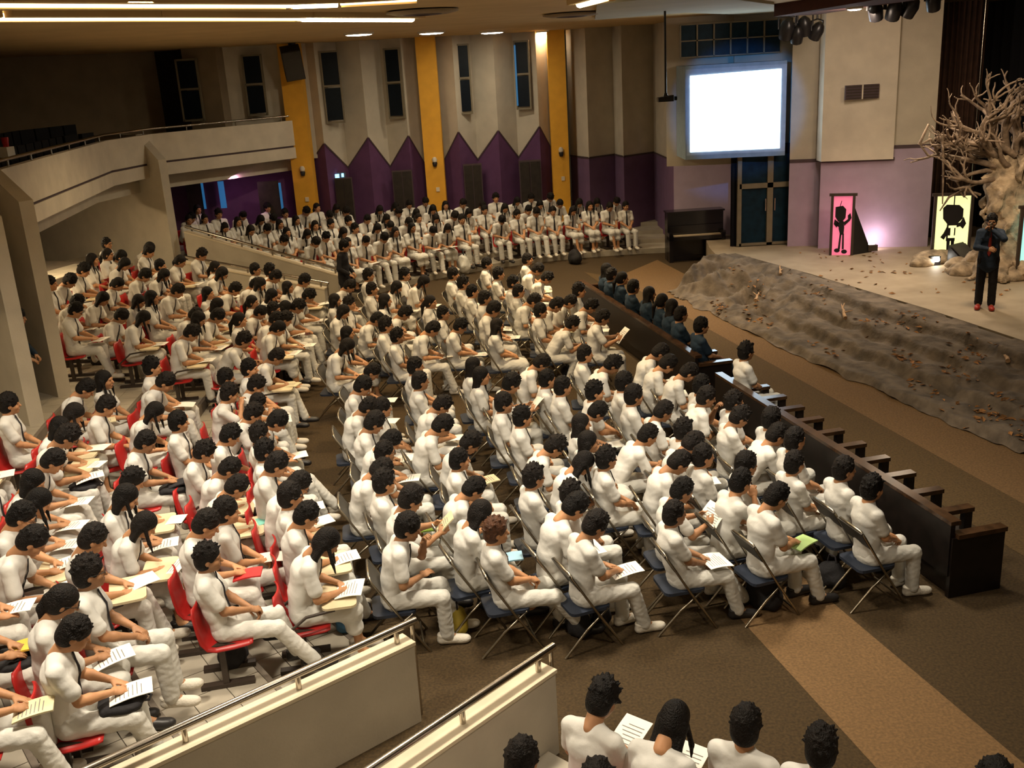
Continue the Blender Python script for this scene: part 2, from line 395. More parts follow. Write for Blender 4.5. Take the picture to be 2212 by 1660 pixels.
    fs.wrinkle(.0016, 40, 1.3)
    feet = []
    for s, (kx, kz, ax, az) in ((-1, legs[0]), (1, legs[1])):
        hipj = P + Vector((.02, .085 * s, -.03)); k = Vector((kx, spread * s + .02 * s, kz + dz)); an = Vector((ax, (spread + .005) * s, az))
        if stand: hipj = P + Vector((0, .085 * s, -.02)); k = Vector((kx, .10 * s, kz))
        fb.cap(hipj, k, .070, .050, .03); fb.cap(k, an, .048, .034, .02); fb.cap(an, an + Vector((.13, .01 * s, -.055)), .036, .03, .03)
        if skirt:
            ft.cap(hipj, k + Vector((.01, 0, 0)), .092, .078, .06); ft.cap(k.lerp(hipj, .1), k.lerp(hipj, .08) + Vector((.03, 0, -.16)), .072, .080, .05)
        else:
            ft.cap(hipj, k, .093, .072, .025); e2 = k.lerp(an, .97); ft.cap(k, e2, .071, .066, .02); ft.plane_cut((0, 0, .045), (0, 0, -1))
        feet.append(Matrix.Translation((an.x, an.y, an.z - .085)) @ Matrix.Rotation(.10 * s, 4, 'Z') @ Matrix.Rotation(-.15 if ax > .65 else 0, 4, 'Y'))
    if skirt: ft.cap(P + Vector((.22, 0, 0)), P + Vector((.40, 0, -.03)), .07, .065, .06, (1, 1.5, 1))
    ft.cap(P + Vector((0, 0, -.03)), P + Vector((0.01, 0, .045)), .113, .108, .04, (1, 1.42, 1))
    ft.wrinkle(.0030, 52, .4)
    if not stand: fs.plane_cut((0, 0, zh - .05), (0, 0, -1))
    if jacket: fs.cap(P + Vector((0, 0, -.14)), Wst, .128, .112, .03, (1, 1.4, 1))
    V, Q = fb.surf(); parts.insert(0, (V, Q, np.zeros(len(Q))))
    HV, HQ, Hm = HEAD; parts.append((xf(HV, HM), HQ, Hm))
    body = merge(parts); S = fs.surf(); T = ft.surf()
    # necktie: laid on the shirt front
    def front(p, d):
        p = np.array(p); d = np.array(d)
        for t in np.arange(.02, .30, .004):
            q = p + d * t; i = np.clip(((q - fs.lo) / fs.h).round().astype(int), 0, fs.n - 1)
            if fs.d[tuple(i)] > 0: return Vector(q)
        return Vector(p + d * .12)
    tie_pts = []
    if tie:
        for f_ in np.linspace(0, 1, 9):
            c = Nk.lerp(Ch, f_ / .3) if f_ < .3 else (Ch.lerp(Wst, (f_ - .3) / .42) if f_ < .72 else Wst.lerp(P, (f_ - .72) / .4))
            dd = Vector((math.cos(lean + bend * (1 - f_)), 0, -math.sin(lean + bend * (1 - f_)) + (.15 if f_ == 0 else 0)))
            tie_pts.append(front(c, dd) + dd * .004)
    tm = None
    if tie_pts:
        mb = MB(); wd_ = [.020, .017, .019, .022, .025, .028, .031, .034, .004]; vs = []
        for p, w in zip(tie_pts, wd_): vs += [p + Vector((0, -w, 0)), p + Vector((.007, 0, .002)), p + Vector((0, w, 0)), p + Vector((-.006, 0, 0))]
        fsx = []
        for i in range(8):
            b = i * 4
            for j in range(4): fsx.append((b + j, b + (j + 1) % 4, b + 4 + (j + 1) % 4, b + 4 + j))
        mb.add(vs, fsx, 0, True); tm = mb.mesh('necktie', 'tie')
    head_seat = HM.translation.copy()
    out = dict(name=name, HM=HM, head=head_seat, feet=feet, info=info, tie=tm)
    def pair(nm, V, Q, mats, mi=None):
        a_ = np_mesh(nm, V, Q, mats, mi); b_ = np_mesh(nm, V * np.array([1, -1, 1]), Q[:, ::-1].copy(), mats, mi); return (a_, b_)
    out['body'] = pair('body', body[0], body[1], ['skin', 'eye', 'lip'], body[2])
    out['shirt'] = pair('shirt', S[0], S[1], top_m); out['trousers'] = pair('skirt' if skirt else 'trousers', T[0], T[1], bot_m)
    out['bottom'] = 'skirt' if skirt else 'trousers'
    if hair:
        out['hairs'] = []
        for sd, (ln, tl) in enumerate(hair):
            V, Q = hair_long(HM, ln, sd + 11, tl, tuple(Nk)); out['hairs'].append(pair('hair', V, Q, 'hair_black'))
    return out
def shared_mesh(nm, VQ, m): return np_mesh(nm, VQ[0], VQ[1], m)
HAIR_ME = [shared_mesh('hair', h, 'hair_black') for h in HAIRS] + [shared_mesh('hair', HAIRS[1], 'hair_brown')]
SHOE_ME = {k: shared_mesh('shoe', SHOE, k) for k in ('shoe_white', 'shoe_black', 'shoe_red')}
def glasses_mesh():
    mb = MB()
    for s in (-1, 1):
        pts = [(.103, .031 * s + .021 * math.cos(t), .006 + .016 * math.sin(t)) for t in np.linspace(0, 2 * math.pi, 11)]
        mb.tube(pts, .0028, 5); mb.tube([(.103, .052 * s, .010), (.06, .080 * s, .010), (.0, .088 * s, .004)], .0028, 5)
    mb.tube([(.105, -.011, .008), (.105, .011, .008)], .0028, 5)
    return mb.mesh('glasses', 'lens_rim')
GLASSES = glasses_mesh()
FL = (.44, .49, .46, .09); EX = (.46, .475, .74, .085); TU = (.43, .49, .30, .095); MD = (.45, .49, .58, .09)
PN = (0, 0, 1)
POSES = {
 'w': make_person('write', .07, .46, .55, 0, (.36, -.05, .67), (.35, .12, .66), ('grip', 'open'), (FL, MD)),
 'u': make_person('upright writing', -.02, .16, .50, 0, (.33, -.04, .68), (.31, .13, .67), ('grip', 'open'), (MD, FL)),
 'h': make_person('watching', -.10, .08, .06, .15, (.27, -.05, .63), (.25, .06, .65), ('grip', 'grip'), (FL, FL)),
 's': make_person('slouching', -.26, .18, .08, .1, (.24, -.04, .63), (.25, .05, .66), ('grip', 'grip'), (MD, EX)),
 'l': make_person('leaning forward', .50, .25, .25, 0, (.56, -.03, .68), (.55, .05, .71), ('grip', 'grip'), (FL, TU)),
 'c': make_person('hand at chin', .12, .22, .15, .2, (.33, -.02, 1.00), (.28, .05, .70), ('grip', 'open'), (MD, FL), pole=((.1, -.5, -1), (-.3, .5, -1)), nr=(-.6, -.8, .3)),
 'x': make_person('arms crossed', -.12, .12, .05, .25, (.20, .10, .83), (.24, -.08, .80), ('open', 'open'), (EX, MD), nr=(1, 0, .3), nl=(1, 0, .3), pole=(.2, 0, -1)),
 'r': make_person('reading', .02, .18, .38, 0, (.40, -.11, .82), (.40, .11, .82), ('grip', 'grip'), (FL, FL), nr=(0, -1, .3), nl=(0, 1, .3)),
}
GH = [(.30, False), (.40, False), (.34, True)]
POSES.update({
 'gw': make_person('girl writing', .08, .42, .52, 0, (.35, -.05, .67), (.34, .12, .66), ('grip', 'open'), (FL, FL), skirt=True, hair=GH, spread=.07),
 'gh': make_person('girl watching', -.08, .08, .05, .12, (.27, -.04, .65), (.25, .06, .67), ('grip', 'grip'), (FL, TU), skirt=True, hair=GH, spread=.06),
 'gu': make_person('girl upright', .02, .2, .45, 0, (.33, -.04, .68), (.31, .12, .68), ('grip', 'open'), (MD, FL), skirt=True, hair=GH, spread=.07),
})
def put_person(key, loc, rz, label, group=None, mirror=False, hair=0, shoes='shoe_white', full=True, glasses=False, tie=True, top=None, bot=None, tiem=None, cat='person', name='person', scale=1.0):
    D = POSES[key]; k = 1 if mirror else 0
    o = obj(name, D['body'][k]); o.location = loc; o.rotation_euler = (0, 0, rz); o.scale = (scale,) * 3
    tag(o, label, cat, group)
    def ch(nm, me, m=None, mm=None):
        c = obj(nm, me, o)
        if m is not None: c.matrix_local = m
        if mm: c.material_slots[0].link = 'OBJECT'; c.material_slots[0].material = MATS[mm]
        return c
    ch('blouse' if D['bottom'] == 'skirt' else 'shirt', D['shirt'][k], mm=top); ch(D['bottom'], D['trousers'][k], mm=bot)
    HM = D['HM']
    if mirror: S = Matrix.Diagonal((1, -1, 1, 1)); HMm = S @ HM @ S
    else: HMm = HM
    if 'hairs' in D: ch('hair', D['hairs'][hair % 3][k])
    else: ch('hair', HAIR_ME[hair % len(HAIR_ME)], HMm)
    if tie and D['tie']: ch('necktie', D['tie'], mm=tiem)
    if full:
        for i, fm in enumerate(D['feet']):
            ch('shoe', SHOE_ME[shoes], (Matrix.Diagonal((1, -1, 1, 1)) @ fm @ Matrix.Diagonal((1, -1, 1, 1))) if mirror else fm)
    if glasses: ch('glasses', GLASSES, HMm)
    return o
# ------------------------------------------------------------------ setting
mat('carpet_dark', (0.050, 0.030, 0.010), 0.95, var=0.25, scale=40, bump=0.4, bscale=220)
mat('carpet_mid', (0.086, 0.052, 0.018), 0.95, var=0.2, scale=40, bump=0.4, bscale=220)
mat('carpet_light', (0.165, 0.096, 0.040), 0.95, var=0.15, scale=40, bump=0.4, bscale=220)
mat('tile', (0.40, 0.36, 0.29), 0.45, var=0.08, scale=3)
mat('grout', (0.13, 0.105, 0.08), 0.9)
mat('riser', (0.17, 0.14, 0.11), 0.8)
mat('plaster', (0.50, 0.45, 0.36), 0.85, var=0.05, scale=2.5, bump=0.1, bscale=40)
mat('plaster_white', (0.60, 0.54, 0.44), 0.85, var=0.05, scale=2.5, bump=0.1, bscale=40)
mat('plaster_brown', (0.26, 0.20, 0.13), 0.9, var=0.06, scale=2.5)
mat('coping', (0.66, 0.57, 0.42), 0.55, var=0.05, scale=4)
mat('ceiling', (0.50, 0.36, 0.17), 0.9, var=0.05, scale=1.2)
mat('ceiling_green', (0.42, 0.42, 0.34), 0.9, var=0.04, scale=1.2)
mat('yellow', (0.72, 0.36, 0.03), 0.65, var=0.05, scale=3)
mat('purple', (0.105, 0.040, 0.110), 0.8, var=0.08, scale=3)
mat('lilac', (0.37, 0.295, 0.385), 0.85, var=0.04, scale=3)
mat('violet', (0.15, 0.085, 0.165), 0.85, var=0.05, scale=3)
mat('trim_dark', (0.07, 0.045, 0.05), 0.7)
mat('dark_glass', (0.004, 0.008, 0.014), 0.45, var=0.1, spec=0.15)
mat('blue_glass', (0.004, 0.020, 0.036), 0.5, var=0.2, spec=0.15)  # blue is the projector's light spill put into the pane colour
mat('frame_beige', (0.19, 0.16, 0.105), 0.6)
mat('door_wood', (0.022, 0.016, 0.012), 0.6, var=0.2, scale=8)
mat('steel', (0.50, 0.46, 0.40), 0.22, metal=1.0)
mat('wood_pew', (0.006, 0.0035, 0.003), 0.42, var=0.35, scale=9, spec=0.5)  # pew wood colour darkened to hold the shade cast by people
mat('wood_pew_top', (0.045, 0.022, 0.010), 0.22, var=0.3, scale=9, spec=0.5)
mat('tube', (1, 0.9, 0.7), 0.5, emit=(1.0, 0.80, 0.45), estr=14)
mat('tube_dim', (1, 0.8, 0.5), 0.5, emit=(1.0, 0.70, 0.33), estr=4.5)  # emission stands in for tube light reflected along the cove
mat('lamp_white', (1, 1, 1), 0.5, emit=(1.0, 0.93, 0.80), estr=22)
mat('screen_light', (0.9, 0.95, 1), 0.5, emit=(0.72, 0.90, 1.0), estr=5.0)
mat('screen_white', (0.30, 0.36, 0.42), 0.7)
mat('screen_box', (0.20, 0.26, 0.30), 0.6)
mat('stage_floor', (0.32, 0.255, 0.175), 0.62, var=0.06, scale=2, col2=(0.37, 0.30, 0.21))
mat('stage_cloth', (0.135, 0.108, 0.082), 0.95, var=0.28, scale=3.5, bump=1.0, bscale=11)
mat('leaf', (0.40, 0.19, 0.06), 0.8, var=0.35, scale=9, rand=0.3)
mat('twig', (0.42, 0.27, 0.15), 0.8, var=0.2, scale=14)
mat('bark', (0.20, 0.145, 0.10), 0.85, var=0.25, scale=10, bump=0.6, bscale=16)
mat('trunk', (0.36, 0.28, 0.19), 0.85, var=0.35, scale=5, bump=1.0, bscale=7)
mat('curtain_brown', (0.055, 0.026, 0.016), 0.95, var=0.15, scale=6)
mat('backdrop', (0.006, 0.006, 0.009), 0.95)
mat('maroon', (0.06, 0.018, 0.014), 0.85)
mat('black_paint', (0.012, 0.011, 0.012), 0.35)
mat('piano_black', (0.010, 0.009, 0.011), 0.18, spec=0.6)
mat('ivory', (0.55, 0.45, 0.30), 0.4)
mat('speaker_grey', (0.050, 0.045, 0.038), 0.6, bump=0.4, bscale=200)
mat('sign_lit', (0.3, 0.6, 0.8), 0.5, emit=(0.25, 0.65, 1.0), estr=2.0)
mat('night_blue', (0.02, 0.10, 0.22), 0.4, emit=(0.03, 0.18, 0.40), estr=0.35)
mat('panel_pink', (0.7, 0.2, 0.3), 0.6, emit=(1.0, 0.19, 0.33), estr=0.5)
mat('panel_yellow', (0.8, 0.8, 0.45), 0.6, emit=(0.95, 0.92, 0.42), estr=0.75)
mat('panel_cyan', (0.4, 0.8, 0.75), 0.6, emit=(0.35, 0.80, 0.75), estr=0.7)
mat('seat_dark', (0.004, 0.004, 0.006), 0.8)
mat('red_plastic', (0.42, 0.018, 0.016), 0.35, var=0.06, rand=0.12)
mat('leg_brown', (0.045, 0.032, 0.024), 0.45)
mat('chrome', (0.36, 0.32, 0.25), 0.28, metal=1.0)
mat('vinyl_blue', (0.022, 0.030, 0.050), 0.5)
mat('vinyl_grey', (0.055, 0.05, 0.042), 0.5)
mat('cream', (0.66, 0.56, 0.36), 0.5)
mat('paper', (0.86, 0.83, 0.75), 0.8, var=0.02, rand=0.06)
mat('ink', (0.22, 0.21, 0.20), 0.9)
for nm, c in (('book_teal', (.18, .50, .42)), ('book_green', (.25, .42, .05)), ('book_red', (.55, .03, .03)), ('book_yellow', (.72, .48, .06)), ('book_blue', (.28, .48, .62)), ('book_cream', (.70, .62, .40)), ('book_dark', (.02, .02, .025)), ('book_lime', (.45, .66, .25)), ('book_pink', (.60, .28, .28))): mat(nm, c, 0.6)
mat('bag_black', (0.014, 0.013, 0.015), 0.8, bump=0.4, bscale=25)
mat('bag_yellow', (0.55, 0.42, 0.06), 0.6); mat('bag_white', (0.62, 0.62, 0.58), 0.5, bump=0.6, bscale=20); mat('olive', (0.07, 0.07, 0.03), 0.8); mat('bag_blue', (0.05, 0.14, 0.24), 0.7)
def S(o): o['kind'] = 'structure'; return o
CEN = Vector((9.5, 16.0)); R0, DR, DZ = 13.55, 0.95, 0.16
def terrace(R): return 0.0 if R < R0 else (int((R - R0) / DR) + 1) * DZ
# --- main floor with its carpet bands
mb = MB()
mb.prism([(-12, -2), (24, -2), (24, 36), (-12, 36)], -0.3, 0.0, 0)
def band(pix, mi, z=.004):
    p = [at_z(x, y, 0) for x, y in pix]; mb.add([(q.x, q.y, z) for q in p], [tuple(range(len(p)))], mi)
band([(1330, 600), (1420, 562), (2212, 972), (2700, 1225), (2700, 1360), (2212, 1090)], 2)                  # light band along the stage
band([(1262, 588), (1330, 600), (2212, 1090), (2700, 1360), (2700, 1480), (2190, 1190), (1560, 790)], 1, .0035)
band([(1500, 1225), (1650, 1175), (1801, 1305), (2181, 1625), (2330, 1750), (2000, 1775), (1888, 1655), (1628, 1370)], 2, .003)  # cross aisle band
S(mb.build('floor', ['carpet_dark', 'carpet_mid', 'carpet_light']))
# --- raked terraces, each a curved step with tiles
def pol(R, a): return (CEN.x + R * math.cos(a), CEN.y + R * math.sin(a))
def ang(p): 
    t = math.atan2(p[1] - CEN.y, p[0] - CEN.x); return t if t > 0 else t + 2 * math.pi
A_w1 = ang((-1.03, 7.30)); A_f1 = ang((-6.85, 13.9)); A_fw2 = ang((-4.0, 21.75)); A_fw1 = ang((-3.9, 23.1)); A_w2 = ang((0.06, 6.75))
tile_me = {}
TILES = []
for i in range(8):
    r0 = R0 + DR * i; z = DZ * (i + 1); a0, a1 = A_fw2 + .012, A_w1 - .004
    n = 40; m = MB(); aa = np.linspace(a0, a1, n)
    for j in range(n - 1):
        m.prism([pol(r0, aa[j]), pol(r0, aa[j + 1]), pol(r0 + DR + (0.02 if i < 7 else 6), aa[j + 1]), pol(r0 + DR + (0.02 if i < 7 else 6), aa[j])], z - DZ - .02, z - .012, 0)
    t = S(m.build('floor', ['grout']))
    # risers are a darker nosing strip; tiles as single pieces where the photo shows them
    rz = MB()
    for j in range(n - 1): rz.prism([pol(r0 - .02, aa[j]), pol(r0 - .02, aa[j + 1]), pol(r0 + .03, aa[j + 1]), pol(r0 + .03, aa[j])], z - DZ, z + .002, 0)
    rz.build('step_nosing', ['riser'], t)
    step = 0.33
    near = a1; rest = MB(); k = 0
    na = int((a1 - a0) * r0 / step)
    for c in range(3):
        rr = r0 + .035 + c * (DR - .035) / 3; dr = (DR - .035) / 3 - .008
        for j in range(na):
            b0 = a1 - j * step / r0; b1 = b0 - (step - .010) / r0
            quad = [pol(rr, b0), pol(rr, b1), pol(rr + dr, b1), pol(rr + dr, b0)]
            if j < 13 and i < 6:
                q = MB(); o0 = Vector((*pol(rr + dr / 2, (b0 + b1) / 2), 0))
                key = (i, c)
                if key not in tile_me:
                    loc = []
                    for p in quad:
                        w = Vector((p[0], p[1], 0)) - o0; th = (b0 + b1) / 2; loc.append((w.x * math.cos(th) + w.y * math.sin(th), -w.x * math.sin(th) + w.y * math.cos(th)))
                    tile_me[key] = MB().prism(loc, -.012, .0).mesh('tile', 'tile')
                TILES.append((t, key, (o0.x, o0.y, z + .002), (b0 + b1) / 2))
            else: rest.prism(quad, z - .012, z + .002)
    o = rest.build('tile_field', ['tile'], t); o['kind'] = 'stuff'
for t, key, loc, th in TILES:
    o = bpy.data.objects.new('tile', tile_me[key]); COL.objects.link(o); o.parent = t; o.location = loc; o.rotation_euler = (0, 0, th)
# near seating bank on the camera's side of the entrance passage
m = MB()
for i in range(4):
    r0 = 13.3 + .95 * i; aa = np.linspace(A_w2 + .012, A_w2 + .30, 14)
    for j in range(13): m.prism([pol(r0, aa[j]), pol(r0, aa[j + 1]), pol(r0 + 1.0, aa[j + 1]), pol(r0 + 1.0, aa[j])], -.02, DZ * (i + 1) if i else .10)
S(m.build('floor', ['tile']))
# far bank, rows curve round the end of the hall
CF = Vector((3.5, 19.0)); RF, DRF, DZF = 8.55, 0.86, 0.11
def polf(R, a): return (CF.x + R * math.cos(a), CF.y + R * math.sin(a))
for i in range(9):
    r0 = RF + DRF * i; z = .14 + DZF * i; m = MB(); aa = np.linspace(math.radians(76), math.radians(146 + i * 1.2), 30)
    for j in range(29): m.prism([polf(r0, aa[j]), polf(r0, aa[j + 1]), polf(r0 + DRF + .02, aa[j + 1]), polf(r0 + DRF + .02, aa[j])], z - .16, z)
    S(m.build('floor', ['tile']))
def zfar(x, y):
    R = math.hypot(x - CF.x, y - CF.y); return 0.0 if R < RF else .14 + DZF * int((R - RF) / DRF)
# --- entrance passage walls with copings and rails
def passage_wall(a, b, za, zb, flip, lab, rail_ext=.25, rail_h=.13):
    a = Vector(a); b = Vector(b); t = .17 * (1 if flip else -1)
    d = (b - a).normalized(); n = Vector((-d.y, d.x)) * t
    m = MB(); q = [tuple(a), tuple(b), tuple(b + n), tuple(a + n)]
    m.prism(q, -.05, [za - .03, zb - .03, zb - .03, za - .03]); w = S(m.build('wall_' + lab, ['plaster']))
    e = d * .01; n2 = n * .06
    m = MB(); q = [tuple(a - e - n2), tuple(b - n2), tuple(b + n + n2), tuple(a - e + n + n2)]
    m.prism(q, [za - .03, zb - .03, zb - .03, za - .03], [za, zb, zb, za]); m.build('coping', ['coping'], w)
    r = empty('handrail', (0, 0, 0)); mid = n * .5
    p0 = Vector((*(a - d * rail_ext * .35 + mid), za + rail_h)); p1 = Vector((*(b + mid), zb + rail_h))
    MB().tube([p0, p0.lerp(p1, .5), p1], .032, 10).build('rail', ['steel'], r)
    L = (b - a).length; k = max(2, int(L / .95) + 1)
    for i in range(k):
        f = (i + .12) / k; q = (a + d * L * f) + mid; zz = za + (zb - za) * f
        MB().tube([(q.x, q.y, zz - .005), (q.x, q.y, zz + rail_h)], .022, 8).build('post', ['steel'], r)
    q = a - d * .05 + mid; MB().tube([(q.x, q.y, 0), (q.x, q.y, za + rail_h)], .02, 8).build('end_post', ['steel'], r)
    return w, r
_, r = passage_wall((-1.03, 7.32), (-5.2, 3.9), .76, .80, True, 'passage_near_left'); tag(r, 'steel handrail on the near ramp wall beside the red chairs', 'handrail')
_, r = passage_wall((0.08, 6.80), (-3.3, 3.3), .76, .76, True, 'passage_near_right'); tag(r, 'shiny steel handrail on the shorter ramp wall at bottom centre', 'handrail')
_, r = passage_wall((-3.9, 23.1), (-7.75, 24.55), .76, 1.78, False, 'passage_far_right', .25, .10); tag(r, 'steel handrail along the upper far ramp wall before the back rows', 'handrail')
_, r = passage_wall((-4.0, 21.75), (-7.3, 22.45), .74, 1.42, False, 'passage_far_left', .25, .10); tag(r, 'steel handrail along the lower far ramp wall behind the left seats', 'handrail')
q = at_z(745, 600, .95)
# --- fins between the left bays
def fin(corner, direc, ztop, zpar, reach, lab, L=9.0, t=.22, zc=None):
    c = Vector(corner); d = Vector(direc).normalized(); n = Vector((d.y, -d.x)) * t
    e = c + d * reach; f = c + d * L; m = MB()
    pts = [(c, -.2), (c, ztop), (e, zpar), (f, zpar), (f, -.2)]
    k = len(pts); vs = [(p.x, p.y, z) for p, z in pts] + [(p.x - n.x, p.y - n.y, z) for p, z in pts]
    m.add(vs, [tuple(range(k)), tuple(range(k, 2 * k))[::-1]] + [(i, i + k, (i + 1) % k + k, (i + 1) % k) for i in range(k)])
    return S(m.build('wall_' + lab, ['plaster']))
fin((-7.95, 24.7), (-.80, .60), 3.50, 4.10, .75, 'fin_far')
fin((-6.95, 15.2), (-.78, .62), 3.68, 4.12, .82, 'fin_middle', 7.5)
fin((-6.80, 13.85), (-.78, .62), 3.62, 4.10, .82, 'fin_near', 7.5)
# --- balcony over the left bays
PAR = [(-5.45, 28.4), (-8.35, 25.2), (-8.75, 23.3), (-7.75, 15.9), (-7.0, 11.0)]
def offset(pl, d):
    out = []
    for i, p in enumerate(pl):
        a = Vector(pl[max(i - 1, 0)]); b = Vector(pl[min(i + 1, len(pl) - 1)]); t = (b - a).normalized(); n = Vector((-t.y, t.x)); out.append(tuple(Vector(p) + n * d))
    return out
def strip(mb, pl, d0, d1, z0, z1, mi=0):
    A, B = offset(pl, d0), offset(pl, d1)
    for i in range(len(pl) - 1): mb.prism([A[i], A[i + 1], B[i + 1], B[i]], z0, z1, mi)
m = MB(); strip(m, PAR, 0, -.16, 3.42, 4.08); bal = S(m.build('wall_balcony', ['plaster_white']))
for nm, d, z0, z1, mm in (('groove', -.03, 3.37, 3.42, 'trim_dark'), ('lower_band', 0, 3.08, 3.37, 'plaster_white'), ('beam', -.45, 2.72, 3.08, 'plaster')):
    m = MB(); strip(m, PAR, d, -.5 if nm != 'beam' else -.8, z0, z1); m.build(nm, [mm], bal)
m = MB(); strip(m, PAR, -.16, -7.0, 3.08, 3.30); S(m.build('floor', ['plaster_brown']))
hr = empty('handrail'); A = offset(PAR, -.08)
MB().tube([(x, y, 4.20) for x, y in A], .03, 8).build('rail', ['steel'], hr)
for i in range(len(A) - 1):
    a, b = Vector(A[i]), Vector(A[i + 1]); k = max(2, int((b - a).length / 1.1))
    for j in range(k):
        p = a.lerp(b, (j + .3) / k); MB().tube([(p.x, p.y, 4.07), (p.x, p.y, 4.2)], .018, 6).build('post', ['steel'], hr)
tag(hr, 'thin steel rail along the top of the balcony parapet', 'handrail')
def ordn(n):
    o = ['zeroth', 'first', 'second', 'third', 'fourth', 'fifth', 'sixth', 'seventh', 'eighth', 'ninth', 'tenth', 'eleventh', 'twelfth', 'thirteenth', 'fourteenth', 'fifteenth', 'sixteenth', 'seventeenth', 'eighteenth', 'nineteenth', 'twentieth']
    return o[n] if n < 21 else ('twenty-' + o[n - 20] if n < 30 else 'thirtieth')
FINS = [((-7.95, 24.7), (-.80, .60)), ((-6.95, 15.2), (-.78, .62)), ((-6.80, 13.85), (-.78, .62))]
# empty balcony seats
sm = MB().box((0, 0, .62), (.10, .46, .62)).box((.22, 0, .42), (.46, .46, .10)).box((.2, 0, .2), (.34, .40, .38)).mesh('balcony_seat', 'seat_dark')
k = 0
for row, dd in enumerate((-1.0, -1.9)):
    B = offset(PAR, dd); k = 0
    for i in range(1, 4):
        a, b = Vector(B[i]), Vector(B[i + 1]); n = int((b - a).length / .52)
        for j in range(n):
            p = a.lerp(b, (j + .5) / n); d = (b - a)
            if any(abs((p - Vector(c)).dot(Vector((-e[1], e[0])).normalized())) < .85 for c, e in FINS): continue
            o = obj('balcony_seat', sm); o.location = (p.x, p.y, 3.30 + .18 * row); o.rotation_euler = (0, 0, math.atan2(d.y, d.x) + math.pi / 2)
            tag(o, 'dark empty seat in the unlit balcony %s row, %s from far end' % (('front', 'rear')[row], ordn(k + 1)), 'seat', 'empty balcony seats'); k += 1
# lamps added under the balcony soffit to brighten the fin wall and left seats
for i, (x, y) in enumerate(((-10.2, 21.5), (-9.6, 17.6), (-8.6, 10.5))):
    r = empty('soffit_lamp', (x, y, 3.06)); MB().lathe([(.16, .02), (.16, -.02), (.12, -.04)], seg=14).build('rim', ['plaster_white'], r); MB().lathe([(.115, -.041), (.08, -.05)], seg=14).build('diffuser', ['lamp_white'], r)
    tag(r, ('farthest', 'middle', 'nearest')[i] + ' round lamp under the balcony above the left seats', 'light'); area('soffit_glow', (x, y, 2.98), .25, (85, 60, 40)[i], WARM)
q = at_z(14, 336, 4.12); o = MB().box((q.x - .15, q.y, 4.18), (.5, .3, .18)).build('white_box', ['paper']); tag(o, 'white box standing on the balcony parapet at the left edge', 'box')
o = MB().lathe([(.05, 0), (.07, .16), (.07, .17)], (q.x - .02, q.y + .1, 4.27), 10).build('red_cup', ['red_plastic']); tag(o, 'small red cup on the white box at the balcony edge', 'cup')
# --- ceiling
ZC = 6.06
m = MB(); m.prism([(-20, -2), (24, -2), (24, 36), (-20, 36)], ZC, ZC + .2); S(m.build('ceiling', ['ceiling']))
m = MB(); pts = [at_z(1290, 2, ZC), at_z(1285, 38, ZC), at_z(1480, 22, ZC), at_z(1672, 30, ZC), at_z(1672, 4, ZC), at_z(1500, -20, ZC)]
m.prism([(p.x, p.y) for p in pts], ZC - .05, ZC - .002); S(m.build('ceiling', ['ceiling_green']))
# cove light channels
def cove(pix, w, mm, lab, wide=.30):
    P = [at_z(x, y, ZC - .06) for x, y in pix]; root = empty('cove_light')
    MB().tube([(p.x, p.y, ZC - .055) for p in P], w, 8).build('tube', [mm], root)  # in the dim coves this strip is painted reflected light, not a tube
    for s in (-1, 1):
        m = MB()
        for a, b in zip(P[:-1], P[1:]):
            d = (b - a).normalized(); n = Vector((-d.y, d.x, 0)) * s
            m.prism([tuple((a + n * .10)[:2]), tuple((b + n * .10)[:2]), tuple((b + n * wide)[:2]), tuple((a + n * wide)[:2])], ZC - .10 if s > 0 else ZC - .07, ZC - .001)
        m.build('channel_lip', ['ceiling'], root)
    tag(root, lab, 'light')
cove([(-250, 44), (0, 38), (320, 38), (648, 39)], .042, 'tube_dim', 'long dim cove light strip above the left balcony', .28)
cove([(652, 38.5), (890, 40)], .060, 'tube', 'bright cove tube ending above the first yellow column', .28)
cove([(-250, 6), (0, 7), (320, 9), (628, 10)], .042, 'tube_dim', 'upper dim cove light strip at the top left edge', .28)
cove([(632, 10), (728, 7)], .052, 'tube', 'short bright cove tube at the top edge left of centre', .24)
cove([(735, 7), (900, -2)], .030, 'tube_dim', 'thin cove strip leaving the top edge', .2)
cove([(1252, 9), (1300, -4)], .060, 'tube', 'short slanted bright tube at the top edge above the screen', .2)
for i, (x, y) in enumerate(((775, 74), (932, 71), (1063, 70), (1180, 69))):
    p = at_z(x, y, ZC - .03); r = empty('downlight', (p.x, p.y, ZC - .03))
    MB().lathe([(.34, .03), (.34, .0), (.30, -.015)], seg=18).build('rim', ['plaster_white'], r)
    MB().lathe([(.29, -.016), (.22, -.03)], seg=18).build('diffuser', ['lamp_white'], r)
    tag(r, ('first', 'second', 'third', 'fourth')[i] + ' round ceiling downlight from the left along the back wall', 'light', 'downlights along the back wall')
    area('downlight_glow', (p.x, p.y, ZC - .09), .4, 55 if i == 0 else 22, (1.0, .80, .50))
for x, y in ((912, 24), (1235, 30)):
    p = at_z(x, y, ZC - .02); r = empty('ceiling_vent', (p.x, p.y, ZC - .02))
    MB().lathe([(.55, .0), (.55, -.02), (.40, -.05)], seg=20).build('rim', ['plaster_brown'], r)
    for q in (.30, .18): MB().lathe([(q, -.03), (q, -.05), (q - .06, -.06)], seg=18).build('ring', ['trim_dark'], r)
    tag(r, 'round brown ceiling air diffuser ' + ('beside the bright tube' if x < 1000 else 'above the third yellow column'), 'vent')
